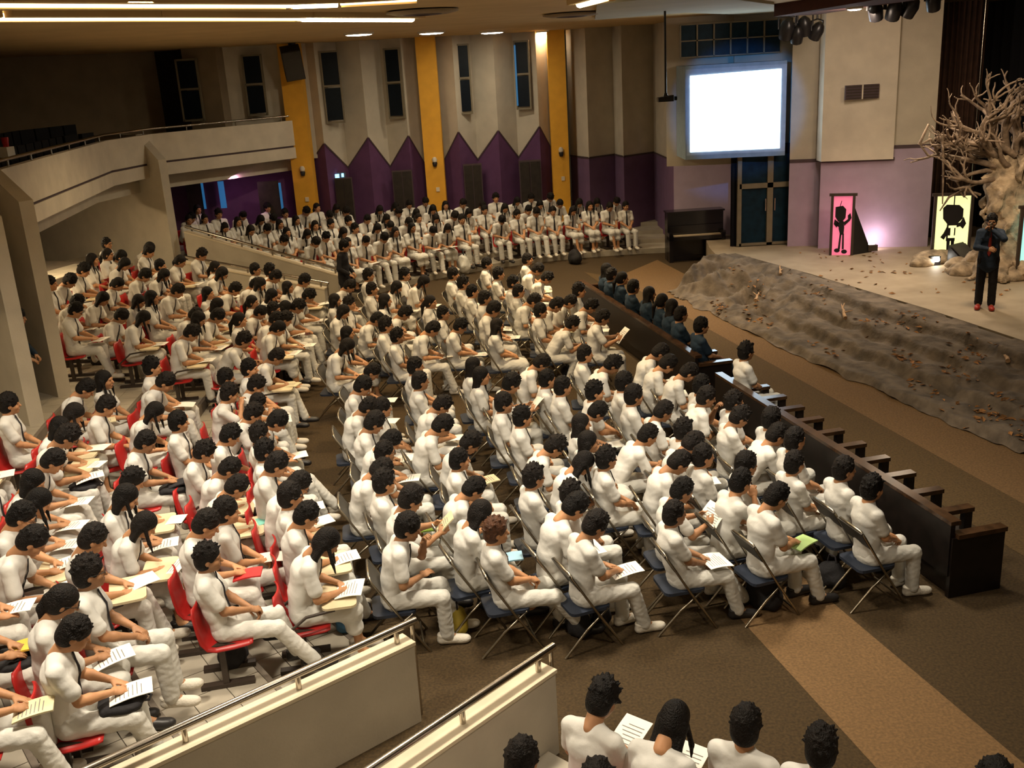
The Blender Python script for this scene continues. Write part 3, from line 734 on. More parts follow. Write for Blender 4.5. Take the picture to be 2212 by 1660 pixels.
# --- back wall with folds, zigzag dado, slit windows and yellow columns
def dwall(px): return 29.0 + (px - 645) / (1208 - 645) * 2.0
ZIG = [(672, 350, 0), (700, 310, 1), (752, 362, 0), (795, 297, 1), (843, 360, 0), (882, 293, 1), (918, 355, 0), (958, 350, 0), (990, 285, 1), (1032, 345, 0), (1076, 282, 1), (1120, 340, 0), (1165, 273, 1), (1198, 335, 0)]
def fold(px, py, out):
    return at_d(px, py, dwall(px) - (.46 if out else 0))
pts = [fold(*z) for z in ZIG]
up = MB(); lo = MB(); tr = MB()
def quad(mb, a, b, za0, za1, zb0, zb1, mi=0): mb.add([(a.x, a.y, za0), (b.x, b.y, zb0), (b.x, b.y, zb1), (a.x, a.y, za1)], [(0, 1, 2, 3)], mi)
WIN = {1: (.05, .80, 112, 265), 5: (.0, .0, 0, 0)}
for a, b in zip(pts[:-1], pts[1:]):
    quad(up, a, b, a.z, ZC, b.z, ZC); quad(lo, a, b, 0, a.z, 0, b.z)
    n = (b - a).cross(Vector((0, 0, 1))).normalized() * .02
    tr.add([a + n + Vector((0, 0, -.035)), b + n + Vector((0, 0, -.035)), b + n + Vector((0, 0, .02)), a + n + Vector((0, 0, .02))], [(0, 1, 2, 3)])
w_back = S(up.build('wall_back', ['plaster'])); lo.build('purple_dado', ['purple'], w_back); tr.build('dado_trim', ['trim_dark'], w_back)
# wall left of the first column, above and below the balcony
Lp = [at_d(620, 92, 28.7), at_d(478, 92, 28.2), at_d(462, 92, 27.6), at_d(388, 92, 27.8), at_d(372, 92, 28.4), at_d(330, 95, 28.6), at_d(-120, 95, 25.5)]
m = MB()
for i, (a, b) in enumerate(zip(Lp[:-1], Lp[1:])): quad(m, a, b, 3.0, ZC, 3.0, ZC, (0, 1, 1, 2, 2, 1)[i])
quad(m, at_d(672, 92, 29.0), Lp[0], 3.0, ZC, 3.0, ZC, 0)
S(m.build('wall_balcony_back', ['plaster', 'plaster_brown', 'door_wood']))
m = MB(); quad(m, at_d(672, 400, 29.1), at_d(360, 400, 28.0), 0, 3.1, 0, 3.1); quad(m, at_d(360, 400, 28.0), at_d(200, 400, 27.5), 0, 3.1, 0, 3.1)
wl = S(m.build('wall_under_balcony', ['purple']))
def slab(px0, px1, py0, py1, d, t=.06):
    a, b = at_d(px0, py0, d), at_d(px1, py0, d); z1 = (a.z + b.z) / 2; z0 = at_d((px0 + px1) / 2, py1, d).z
    return ((a.x + b.x) / 2, d, (z0 + z1) / 2), (b.x - a.x, t, z1 - z0)
for i, (x0, x1) in enumerate(((400, 432), (555, 600))):
    c, d = slab(x0, x1, 392, 470, 27.85); r = empty('door_%d' % (i + 11), (0, 0, 0)); S(r)
    MB().box(c, d).build('leaf', ['door_wood'], r)
    c2, d2 = slab(x1 + 1, x1 + 6, 395, 452, 27.80); MB().box(c2, (d2[0], .02, d2[2])).build('pane', ['night_blue'], r)
c, d = slab(470, 482, 392, 450, 27.8); o = MB().box(c, d).build('window_21', ['night_blue']); S(o)
area('bay_lamp', at_d(505, 385, 27.2), .15, 5, (1, .45, .8), at_d(508, 450, 27.8))
# windows: two dark panes in a beige frame
def slit(n, px0, px1, pyt, pyb, d, tilt=0.0, blue=False):
    c0 = at_d((px0 + px1) / 2, (pyt + pyb) / 2, d); w = at_d(px1, pyt, d).x - at_d(px0, pyt, d).x; zt = at_d(px0, pyt, d).z; zb = at_d(px0, pyb, d).z; h = zt - zb
    r = empty('window_%d' % n, (c0.x, c0.y, (zt + zb) / 2), tilt); S(r)
    f = MB()
    for s in (-1, 1): f.box((s * (w / 2), .03, 0), (.045, .08, h + .045))
    for z in (-h / 2, h * .02, h / 2): f.box((0, .03, z), (w, .08, .05))
    f.build('frame', ['frame_beige'], r)
    for z, hh in ((h * .26, h * .46), (-h * .24, h * .46)): MB().box((0, .02, z), (w * .9, .02, hh)).build('pane', ['dark_glass'], r)
    if blue: MB().box((-w * .43, -.04, 0), (.045, .03, h * .9)).build('blue_edge', ['night_blue'], r)
slit(1, 699, 737, 112, 266, 28.85, .12); slit(2, 834, 868, 106, 256, 29.35, -.25); slit(3, 990, 1016, 97, 246, 29.95, .15); slit(4, 1113, 1144, 90, 236, 30.35, -.25, True)
slit(5, 388, 432, 130, 262, 27.55); slit(6, 530, 570, 120, 250, 28.15)
for i, (x0, x1, y0) in enumerate(((722, 760, 384), (846, 890, 368), (1000, 1040, 354), (1120, 1168, 346))):
    c, d = slab(x0, x1, y0, 480, dwall(x0) - .42, .08); r = empty('door_%d' % (i + 1)); S(r)
    MB().box(c, d).build('frame', ['trim_dark'], r)
    for s in (-1, 1): MB().box((c[0] + s * d[0] * .235, c[1] - .05, c[2]), (d[0] * .42, .04, d[2] * .95)).build('leaf', ['door_wood'], r)
sg = empty('exit_sign', at_d(728, 381, 28.98)); MB().box((0, 0, 0), (.12, .05, .12)).build('lit_square', ['sign_lit'], sg); MB().box((.16, 0, .02), (.06, .05, .10)).build('lit_bar', ['sign_lit'], sg)
MB().box((.06, .04, 0), (.40, .03, .2)).build('housing', ['trim_dark'], sg); tag(sg, 'small glowing cyan sign on the purple wall beside the first column', 'sign')
# yellow columns
ORD = ('first', 'second', 'third')
for i, (px, w, dd) in enumerate(((645, .56, 28.35), (934, .54, 29.3), (1209, .50, 30.3))):
    p = at_d(px, 300, dd); r = S(empty('wall_column', (p.x, p.y, 0)))
    MB().box((0, .2, ZC / 2), (w, .5, ZC)).build('shaft', ['yellow'], r)
    lt = empty('wall_lamp', (p.x + .02, p.y - .08, at_d(px, (372, 352, 330)[i], dd).z))
    MB().lathe([(.05, -.10), (.075, 0.0), (.06, .02)], seg=10).build('cup', ['black_paint'], lt); MB().lathe([(.06, .03), (.075, .10), (.04, .16)], seg=10).build('globe', ['plaster_white'], lt)
    MB().box((0, .05, -.03), (.05, .1, .05)).build('bracket', ['black_paint'], lt)
    tag(lt, 'small dark cup wall lamp on the %s yellow column from the left' % ORD[i], 'lamp')
    sw = MB().box((p.x + .05, p.y - .06, lt.location.z - .75), (.10, .03, .12)).build('switch_plate', ['coping']); tag(sw, 'small pale switch plate below the lamp on the %s yellow column' % ORD[i], 'switch')
p = at_d(632, 136, 27.85); sp = empty('loudspeaker', p)
MX = Matrix.Rotation(.45, 3, 'X') @ Matrix.Rotation(.25, 3, 'Z')
MB().box((0, 0, 0), (.50, .40, .80), M=MX).build('cabinet', ['black_paint'], sp); MB().box(MX @ Vector((0, -.20, 0)), (.46, .03, .76), M=MX).build('grille', ['speaker_grey'], sp)
MB().tube([(0, .2, .25), (0, .45, .42)], .04).build('bracket', ['black_paint'], sp); MB().lathe([(.10, -.1), (.10, .1)], (-.02, .3, .50), 10).build('swivel', ['black_paint'], sp)
tag(sp, 'black loudspeaker tilted down from the top of the first yellow column', 'loudspeaker')
# --- pleated wall between the third column and the stage side
PL = [(1232, 31.0), (1272, 29.9), (1328, 30.55), (1347, 29.7), (1413, 30.5), (1455, 27.6)]
up, lo, tr = MB(), MB(), MB(); q = [at_d(x, 333, d) for x, d in PL]
for a, b in zip(q[:-1], q[1:]):
    zb = 2.48; quad(up, a, b, zb, ZC, zb, ZC); quad(lo, a, b, 0, zb, 0, zb)
    n = (b - a).cross(Vector((0, 0, 1))).normalized() * .02
    tr.add([a + n + Vector((0, 0, zb - a.z - .03)), b + n + Vector((0, 0, zb - b.z - .03)), b + n + Vector((0, 0, zb - b.z + .02)), a + n + Vector((0, 0, zb - a.z + .02))], [(0, 1, 2, 3)])
w2 = S(up.build('wall_back_right', ['plaster'])); lo.build('violet_dado', ['violet'], w2); tr.build('dado_trim', ['trim_dark'], w2)
# wall behind the piano, then the stage-side wall with door and screen
a, b = q[-1], at_d(1582, 333, 26.7); c_ = at_d(1582, 333, 24.95); e_ = at_d(1708, 333, 24.9)
m = MB(); quad(m, a, b, 0, 2.52, 0, 2.52); quad(m, b, c_, 0, 2.52, 0, 2.52); wsc = S(m.build('wall_stage_left', ['lilac']))
m = MB(); quad(m, a, b, 2.52, ZC, 2.52, ZC); quad(m, b, at_d(1584, 333, 25.3), 2.52, ZC, 2.52, ZC); quad(m, at_d(1440, 333, 26.0), at_d(1710, 333, 25.4), 2.50, ZC, 2.50, ZC)
m.build('upper_plaster', ['plaster'], wsc)
m = MB(); quad(m, c_, e_, 2.62, ZC, 2.62, ZC); 
SZ = .55
# door: glazed leaves
p0 = at_d(1600, 538, 24.95); dr = empty('door_21', (0, 0, 0)); S(dr); zt = 2.75; xs = [at_d(x, 450, 24.95).x for x in (1590, 1596, 1656, 1667, 1704, 1712)]
f = MB(); 
for x, w in ((xs[1], .10), ((xs[2] + xs[3]) / 2, .14), (xs[5], .08)): f.box((x, 24.93, (SZ + zt) / 2), (w, .10, zt - SZ))
zr = at_d(1650, 400, 24.95).z
f.box(((xs[1] + xs[5]) / 2, 24.93, zr), (xs[5] - xs[1], .10, .12)); f.box(((xs[1] + xs[5]) / 2, 24.93, SZ + .03), (xs[5] - xs[1], .10, .06)); f.build('frame', ['frame_beige'], dr)
for x0, x1 in ((xs[1], xs[2]), (xs[3], xs[4])):
    for z0, z1 in ((SZ, zr), (zr, zt)): MB().box(((x0 + x1) / 2, 24.97, (z0 + z1) / 2), (x1 - x0, .02, z1 - z0)).build('pane', ['blue_glass'], dr)
    MB().tube([((x1 if x0 == xs[1] else x0) + (-.05 if x0 == xs[1] else .05), 24.86, SZ + .85), ((x1 if x0 == xs[1] else x0) + (-.05 if x0 == xs[1] else .05), 24.86, SZ + 1.15)], .018).build('handle', ['steel'], dr)
m = MB(); quad(m, at_d(1578, 450, 25.05), at_d(1712, 450, 25.05), 0, 3, 0, 3); S(m.build('wall_behind_door', ['backdrop']))
# screen box
sb = empty('projection_screen'); A = at_d(1480, 158, 24.75); B = at_d(1700, 152, 24.45); zt, zb = 4.85, 2.86
Lf = at_d(1461, 158, 25.9); f = MB()
f.prism([(A.x, A.y), (B.x, B.y), (B.x, B.y + .9), (Lf.x, Lf.y)], zb - .10, zb); f.prism([(A.x, A.y), (B.x, B.y), (B.x, B.y + .9), (Lf.x, Lf.y)], zt, zt + .08)
f.prism([(A.x, A.y), (A.x + .05, A.y), (Lf.x + .05, Lf.y), (Lf.x, Lf.y)], zb, zt); f.build('housing', ['screen_box'], sb)
u = (B - A); u.z = 0; 
def on(fx, z, off): p = A + u * fx; return (p.x, p.y - off, z)
m = MB(); m.add([on(.01, zb, .03 * 0 + .0), on(1, zb, 0), on(1, zt, 0), on(.01, zt, 0)], [(0, 1, 2, 3)]); m.build('border', ['screen_white'], sb)
m = MB(); m.prism([on(.048, 0, .012)[:2], on(.945, 0, .012)[:2], on(.945, 0, .004)[:2], on(.048, 0, .004)[:2]], [zb + .08, zb + .075, zb + .075, zb + .08], [zt - .15, zt - .10, zt - .10, zt - .15]); m.build('lit_image', ['screen_light'], sb)
spd = bpy.data.lights.new('projector_beam', 'SPOT'); spd.energy = 520; spd.color = (.02, .34, 1.0); spd.spot_size = math.radians(27); spd.spot_blend = .35; spd.shadow_soft_size = .05
spo = bpy.data.objects.new('projector_beam', spd); COL.objects.link(spo); spo.location = (4.4, 18.2, 5.3); spo.rotation_euler = (Vector((5.8, 24.7, 3.95)) - spo.location).to_track_quat('-Z', 'Y').to_euler()
tag(sb, 'glowing white projection screen in a boxed frame above the glass door', 'screen')
# window grid above the screen
r = S(empty('window_31', (0, 0, 0))); a, b = at_d(1469, 84, 25.2), at_d(1686, 78, 25.2); z0, z1 = 5.12, 5.86; n = 6; f = MB()
for i in range(n + 1): x = a.x + (b.x - a.x) * i / n; f.box((x, 25.17, (z0 + z1) / 2), (.035, .06, z1 - z0))
for z in (z0, (z0 + z1) / 2, z1): f.box(((a.x + b.x) / 2, 25.17, z), (b.x - a.x, .06, .03))
f.build('glazing_bars', ['frame_beige'], r)
pm = MB().box((0, 0, 0), ((b.x - a.x) / n * .97, .02, (z1 - z0) / 2 * .95)).mesh('pane', 'blue_glass')
for i in range(n):
    for j in range(2): obj('pane', pm, r, loc=(a.x + (b.x - a.x) * (i + .5) / n, 25.20, z0 + (z1 - z0) * (.25 + .5 * j)))
# wall right of the door, recessed panel and stage edge wall
def wallpix(px0, px1, d0, d1, zsplit, lab, low='lilac', z0=0, trim=True, upm='plaster'):
    a, b = at_d(px0, 333, d0), at_d(px1, 333, d1); m = MB(); quad(m, a, b, zsplit, ZC, zsplit, ZC); w = S(m.build(lab, [upm]))
    m = MB(); quad(m, a, b, z0, zsplit, z0, zsplit); m.build('lower_paint', [low], w)
    if trim: m = MB(); m.wall(a - Vector((0, .03, 0)), b - Vector((0, .03, 0)), zsplit - .05, zsplit + .02, .04); m.build('dado_trim', ['trim_dark'], w)
    return w, a, b
zs = at_d(1740, 346, 24.5).z
wallpix(1706, 1776, 24.6, 24.45, zs, 'wall_stage_inner')
m = MB(); quad(m, at_d(1706, 333, 24.6), at_d(1706, 333, 25.5), 0, ZC, 0, ZC); S(m.build('wall_stage_return', ['plaster']))
_, a, b = wallpix(1774, 1932, 24.1, 23.75, at_d(1850, 347, 23.7).z, 'wall_stage_panel')
bx = MB(); a2, b2 = at_d(1774, 333, 23.95), at_d(1930, 333, 23.6); zz = at_d(1850, 347, 23.75).z
bx.prism([(a2.x, a2.y), (b2.x, b2.y), (b2.x, b2.y + .35), (a2.x, a2.y + .35)], zz, ZC); S(bx.build('wall_stage_bulkhead', ['plaster_white'])); 
_, a, b = wallpix(1930, 2017, 23.75, 23.55, at_d(1970, 315, 23.6).z, 'wall_stage_edge')
m = MB(); quad(m, b, b + Vector((.0, 4, 0)), 0, ZC, 0, ZC); S(m.build('wall_stage_reveal', ['violet']))
c, d = slab(1826, 1899, 183, 214, 23.60); vt = empty('wall_vent', c)
MB().box((0, 0, 0), (d[0], .05, d[2])).build('recess', ['trim_dark'], vt); MB().box((0, -.03, 0), (.03, .05, d[2])).build('divider', ['plaster_white'], vt)
for s in (-1, 1):
    for z in np.linspace(-.4, .4, 5): MB().box((s * d[0] * .25, -.03, z * d[2]), (d[0] * .44, .03, .02)).build('slat', ['leg_brown'], vt)
tag(vt, 'dark rectangular air vent with a pale divider on the stage wall', 'vent')
# stage opening: brown curtain, black backdrop, valance beam
def curtain(a, b, z0, z1, folds, amp, mm, name, lab):
    a, b = Vector(a), Vector(b); n = folds * 6; m = MB(); d = (b - a); nn = Vector((-d.y, d.x)).normalized(); vs = []
    for i in range(n + 1):
        p = a + d * i / n + nn * amp * math.sin(i / 6 * 2 * math.pi); vs += [(p.x, p.y, z0), (p.x, p.y, z1)]
    m.add(vs, [(2 * i, 2 * i + 2, 2 * i + 3, 2 * i + 1) for i in range(n)], 0, True); o = m.build(name, [mm]); tag(o, lab, 'curtain'); 
    s = o.modifiers.new('thick', 'SOLIDIFY'); s.thickness = .02; return o
curtain(plan(2020, 300, 24.6), plan(2112, 300, 24.3), .55, 6.0, 8, .07, 'curtain_brown', 'stage_curtain', 'dark brown side curtain beside the bare tree')
curtain(plan(2095, 300, 26.0), plan(2500, 300, 22.5), .55, 6.0, 18, .06, 'backdrop', 'stage_backdrop', 'black backdrop curtain behind the bare tree')
rp = at_d(2118, 150, 24.2); o = MB().tube([(rp.x, rp.y, .6), (rp.x, rp.y, 6.0)], .022, 6).build('curtain_pole', ['steel']); tag(o, 'thin pale vertical pole at the edge of the brown curtain', 'pole')
a, b = at_d(1672, 32, 21.0), at_d(1870, 4, 19.0); m = MB()
a_ = at_d(1672, 36, 21.5); b_ = at_d(1900, -2, 18.0); m.prism([(a_.x, a_.y), (b_.x, b_.y), (b_.x + 1.2, b_.y + .5), (a_.x + 1.0, a_.y + .4)], [a_.z, b_.z, b_.z, a_.z], ZC); S(m.build('trim_1', ['maroon']))
# --- stage: platform, cloth over the steps
TOP = [(1545, 552), (1590, 548), (1750, 592), (2000, 667), (2212, 737), (2500, 830)]
BOT = [(1440, 632), (1480, 652), (1620, 722), (1900, 852), (2212, 987), (2600, 1150)]
topP = [at_z(x, y, SZ) for x, y in TOP]; botP = [at_z(x, y, 0) for x, y in BOT]
pl = [(p.x + .05, p.y + .05) for p in topP] + [(20, topP[-1].y), (20, 27.5), (topP[0].x + .35, 27.0), (topP[0].x + .1, topP[0].y + 1.2)]
m = MB(); m.prism(pl, 0, SZ - .02); S(m.build('floor', ['stage_floor']))
def lerpl(P, f):
    n = len(P) - 1; i = min(int(f * n), n - 1); return P[i].lerp(P[i + 1], f * n - i)
nu, nv = 190, 74; V = []
for i in range(nu + 1):
    fu = i / nu; A, B = lerpl(botP, fu), lerpl(topP, fu)
    for j in range(nv + 1):
        fv = j / nv; p = A.lerp(B, fv); w = min(max((fu - .36) / .12, 0), 1) * (1 - min(max((fu - .80) / .1, 0), 1) * .6)
        st = 4; s = fv * st + noise.noise(Vector((fu * 14, fv * 2, 1))) * .22; k = math.floor(s); fr = s - k; stp = (k + min(max((fr - .02) / .10, 0), 1) - .25 * max(0, (fr - .15) / .85)) / st
        z = SZ * ((1 - w) * (fv ** .8) + w * min(stp, 1))
        q = Vector((p.x * 1.1, p.y * 1.1, .3))
        edge = math.sin(math.pi * min(max(fv, 0), 1)) ** .6
        rid = lambda v: 1 - abs(noise.noise(v)) * 2
        z += (noise.noise(q) * .16 + (rid(q * 1.3) - .5) * .20 + (rid(q * 2.9) - .5) * .09) * edge * (1.45 - 1.15 * w) + ((rid(q * 6) - .5) * .035 + (rid(Vector((p.x * 2.4 + p.y * 1.9, p.y * .7, 2))) - .5) * .05) * edge * (1 - .6 * w)
        out = (noise.noise(Vector((fu * 23, 0, 5))) * .22 + noise.noise(Vector((fu * 60, 0, 7))) * .10) * (1 - fv) ** 3
        d = (B - A); d.z = 0; d.normalize()
        V.append((p.x + d.x * out, p.y + d.y * out, max(z, .012 + .03 * abs(noise.noise(q * 5)))))
F = [(i * (nv + 1) + j, (i + 1) * (nv + 1) + j, (i + 1) * (nv + 1) + j + 1, i * (nv + 1) + j + 1) for i in range(nu) for j in range(nv)]
m = MB(); m.add(V, F, 0, True); cl = m.build('stage_cloth', ['stage_cloth']); tag(cl, 'crumpled grey cloth draped over the steps at the stage front', 'cloth')
def cloth_pt(fu, fv): return Vector(V[int(fu * nu) * (nv + 1) + int(fv * nv)])
# dry leaves
m = MB(); r = random.Random(3)
CL = [(.40, .14), (.36, .30), (.52, .16), (.55, .60), (.45, .72), (.62, .35), (.66, .20), (.70, .5), (.74, .15), (.78, .3), (.30, .10), (.33, .5), (.6, .8), (.72, .75), (.82, .12), (.25, .6)]
for c in range(420):
    if c < 330: q = r.choice(CL); p = cloth_pt(min(max(r.gauss(q[0], .018), .02), .97), min(max(r.gauss(q[1], .05), .02), .98)); p = p + Vector((r.uniform(-.03, .03), r.uniform(-.03, .03), .015))
    else: p = at_z(r.uniform(1700, 2190), r.uniform(545, 640), SZ) + Vector((0, 0, .0)); p = p if r.random() < .8 else at_z(r.uniform(1780, 1900), r.uniform(540, 556), SZ); p.z = SZ - .008
    a = r.uniform(0, 6.3); s = r.uniform(.035, .075); e = r.uniform(-.5, .5); X = Vector((math.cos(a), math.sin(a), e * .6)) * s; Y = Vector((-math.sin(a), math.cos(a), r.uniform(-.4, .4))) * s * .55
    m.add([p - X, p + Y * .9 + Vector((0, 0, .012)), p + X, p - Y * .9 + Vector((0, 0, .012)), p + Vector((0, 0, -.006))], [(0, 4, 1), (1, 4, 2), (2, 4, 3), (3, 4, 0)])
o = m.build('dried_leaves', ['leaf']); tag(o, 'dry brown leaves scattered over the grey cloth and stage', 'leaves', kind='stuff')
# twigs
def twig(p, d, L, lab, seed):
    r = random.Random(seed); root = empty('dry_branch', p); path = [Vector((0, 0, 0))]; d = Vector(d).normalized()
    for i in range(6): path.append(path[-1] + (d + Vector((r.uniform(-.25, .25), r.uniform(-.25, .25), r.uniform(-.12, .12)))) * L / 6)
    MB().tube(path, [.036, .032, .028, .024, .020, .016, .008], 7).build('stem', ['twig'], root)
    for k in (2, 4): e = (d + Vector((r.uniform(-1, 1), r.uniform(-1, 1), r.uniform(0, .6)))).normalized() * L * .28; MB().tube([path[k], path[k] + e * .6, path[k] + e], [.015, .011, .005], 6).build('side_twig', ['twig'], root)
    tag(root, lab, 'branch')
VA = np.array(V)
def proj(P):
    c = (P - np.array([0, 0, EYE])) @ RB; return W_ / 2 + F_ * c[:, 0] / c[:, 2], H_ / 2 + F_ * c[:, 1] / c[:, 2]
VX, VY = proj(VA)
def px_on(x, y, z): return Vector(VA[np.argmin((VX - x) ** 2 + (VY - y) ** 2)]) + Vector((0, 0, .05))
twig(px_on(1822, 692, .30), px_on(1826, 640, .42) - px_on(1822, 692, .30), .62, 'pale upright dry branch lying on the left steps', 1)
twig(px_on(2175, 785, .40), px_on(2148, 716, .5) - px_on(2175, 785, .40), .85, 'thick pale dry branch at the right end of the steps', 2)
twig(px_on(1632, 655, .25), px_on(1655, 622, .35) - px_on(1632, 655, .25), .6, 'thin dry twig on the left slope of the grey cloth', 3)
twig(px_on(1686, 598, .5), px_on(1685, 575, .62) - px_on(1686, 598, .5), .32, 'short pale twig standing at the top edge of the cloth', 4)
# --- bare tree with a crumpled-paper trunk
tb = at_z(2160, 590, SZ); tree = empty('bare_tree', (tb.x, tb.y, SZ - .01)); r = random.Random(21)
f = Field((-1.2, -1.2, -.05), (1.2, 1.2, 2.75), .042)
f.cap((0, 0, .0), (.05, 0, .9), .46, .34, .15); f.cap((.05, 0, .9), (-.02, 0, 1.8), .34, .38, .15); f.cap((-.05, 0, 1.75), (-.35, 0, 2.45), .24, .12, .12); f.cap((0, 0, 1.75), (.3, .1, 2.45), .26, .12, .12); f.cap((0, 0, 1.7), (-.02, -.1, 2.4), .2, .12, .12)
for k in range(9):
    a = k * .7 + r.uniform(-.2, .2); f.cap((math.cos(a) * .3, math.sin(a) * .3, .35), (math.cos(a) * .95, math.sin(a) * .95, .02), .18, .08, .12)
for k in range(14): a = r.uniform(0, 6.28); z = r.uniform(.3, 2.2); f.cap((math.cos(a) * .42, math.sin(a) * .42, z), (math.cos(a + .5) * .40, math.sin(a + .5) * .40, z + .7), .06, .03, .08)
f.crease(.06, 5.5, .7); f.crease(.035, 13, 1.9); f.crease(.014, 29, .9); f.wrinkle(.008, 38, .3); f.plane_cut((0, 0, 0), (0, 0, -1))
TV, TQ = f.surf(); TV = TV + np.array([[noise.noise(Vector(v) * 6) * .05, noise.noise(Vector(v) * 6 + Vector((9, 0, 0))) * .05, 0] for v in TV]); obj('trunk', np_mesh('trunk', TV, TQ, 'trunk', smooth=False), tree)
def grow(m, p, d, L, rad, depth):
    path = [p]; rr = [rad]; n = 6
    for i in range(n):
        d = (d + Vector((r.uniform(-.42, .42), r.uniform(-.42, .42), r.uniform(-.30, .36)))).normalized(); path.append(path[-1] + d * L / n); rr.append(rad * (1 - .48 * (i + 1) / n))
    m.tube(path, rr, 6 if depth > 1 else 5)
    if depth > 0:
        for k in range(4 if depth > 1 else 3):
            i = r.choice((2, 3, 4, 5, 6)); e = (d + Vector((r.uniform(-1, 1), r.uniform(-.8, .8), r.uniform(-.5, .75)))).normalized(); grow(m, path[i], e, L * r.uniform(.42, .66), rr[i] * .84, depth - 1)
# main limbs, aimed at where the crown spreads
for k, (px, py, L, rad, st) in enumerate(((2040, 330, 1.25, .075, (-.2, 0, 2.3)), (2050, 250, 1.5, .085, (-.25, 0, 2.45)), (2110, 180, 1.6, .085, (-.1, 0, 2.5)), (2150, 160, 1.5, .08, (.1, 0, 2.6)), (2190, 170, 1.6, .085, (.3, .1, 2.6)), (2240, 210, 1.6, .08, (.35, .1, 2.55)),
        (2020, 300, 1.6, .07, (-.3, -.1, 2.2)), (2025, 400, 1.2, .055, (-.35, -.1, 1.95)), (2090, 230, 1.3, .07, (0, -.2, 2.4)), (2075, 310, 1.2, .06, (-.1, .2, 2.3)), (2260, 330, 1.3, .06, (.4, 0, 2.1)), (2170, 240, 1.1, .06, (.05, -.1, 2.5)), (2130, 270, 1.0, .055, (-.05, .1, 2.4)), (2030, 240, 1, .06, (-.35, 0, 2.4)), (2070, 200, 1, .065, (-.3, .1, 2.4)), (2060, 290, 1, .06, (-.3, 0, 2.3)), (2200, 230, 1, .06, (.2, 0, 2.4)), (2230, 160, 1, .07, (.3, 0, 2.4)), (2045, 370, 1, .05, (-.35, 0, 2.1)), (2100, 330, 1, .055, (-.1, -.2, 2.2)))):
    P = at_d(px, py, tb.y + r.uniform(-.5, .5)); s = Vector(st); d = (P - Vector((tb.x, tb.y, SZ)) - s); L2 = min(max(d.length * .85, .7), 1.9)
    m = MB(); grow(m, s, d.normalized(), L2, rad, 2); m.build('branch', ['bark'], tree)
# drooping branch and hoop to the left
for pts in (((2118, 420), (2085, 408), (2050, 425), (2030, 455)), ((2035, 290), (2038, 360), (2036, 440)), ((2010, 300), (1988, 312), (2005, 335), (2030, 340)), ((1985, 312), (2006, 268), (2020, 285))):
    m = MB(); m.tube([at_d(x, y, tb.y - .1) - Vector((tb.x, tb.y, SZ)) for x, y in pts], [.03] + [.024] * (len(pts) - 2) + [.012], 6); m.build('branch', ['bark'], tree)
tag(tree, 'tall bare stage tree with crumpled pale trunk and many dry branches', 'tree')
# paper rocks round the roots
r = random.Random(5)
for k, (x, y, s) in enumerate(((2010, 565, .30), (2035, 560, .26), (2062, 552, .34), (1990, 572, .2), (2085, 590, .28), (2070, 575, .22), (2190, 600, .3))):
    f = Field((-.6, -.5, -.02), (.6, .5, .5), .035); f.ell((0, 0, .05), (s * 1.3, s, s * .75), .05); f.ell((s * .5, .1, .05), (s * .8, s * .7, s * .5), .05); f.wrinkle(.02, 17, k * 1.3); f.plane_cut((0, 0, 0), (0, 0, -1)); VV, QQ = f.surf()
    p = at_z(x, y, SZ); o = obj('paper_rock', np_mesh('paper_rock', VV, QQ, 'trunk', smooth=False)); o.location = (p.x, p.y, SZ - .02)
    tag(o, ('crumpled brown paper rock furthest left but one by the tree', 'mid-size crumpled paper rock left of the tree', 'largest crumpled paper rock in front of the yellow panel', 'smallest crumpled paper rock, leftmost by the tree', 'crumpled paper rock between tree and speaking man', 'low crumpled paper rock just under the yellow panel', 'crumpled paper rock at the right foot of the tree')[k], 'rock')
def stage_monitor():
    p = at_z(2078, 568, SZ); o = empty('floor_monitor', (p.x, p.y, SZ - .02), .6)
    MB().prism([(-.28, -.18), (.28, -.18), (.28, .18), (-.28, .18)], 0, [.12, .12, .42, .42]).build('cabinet', ['black_paint'], o); MB().box((0, -.02, .29), (.5, .02, .34), M=Matrix.Rotation(-.9, 3, 'X')).build('grille', ['speaker_grey'], o)
    tag(o, 'dark wedge stage monitor beside the speaking man', 'loudspeaker')
stage_monitor()
p = at_z(2007, 566, SZ); fl = empty('flood_lamp', (p.x, p.y - .35, SZ - .02)); MB().box((0, 0, .14), (.11, .10, .09), M=Matrix.Rotation(-.5, 3, 'X')).build('lens', ['lamp_white'], fl); MB().box((0, .08, .10), (.22, .12, .2)).build('body', ['black_paint'], fl); tag(fl, 'tiny bright floor lamp among the paper rocks', 'lamp')
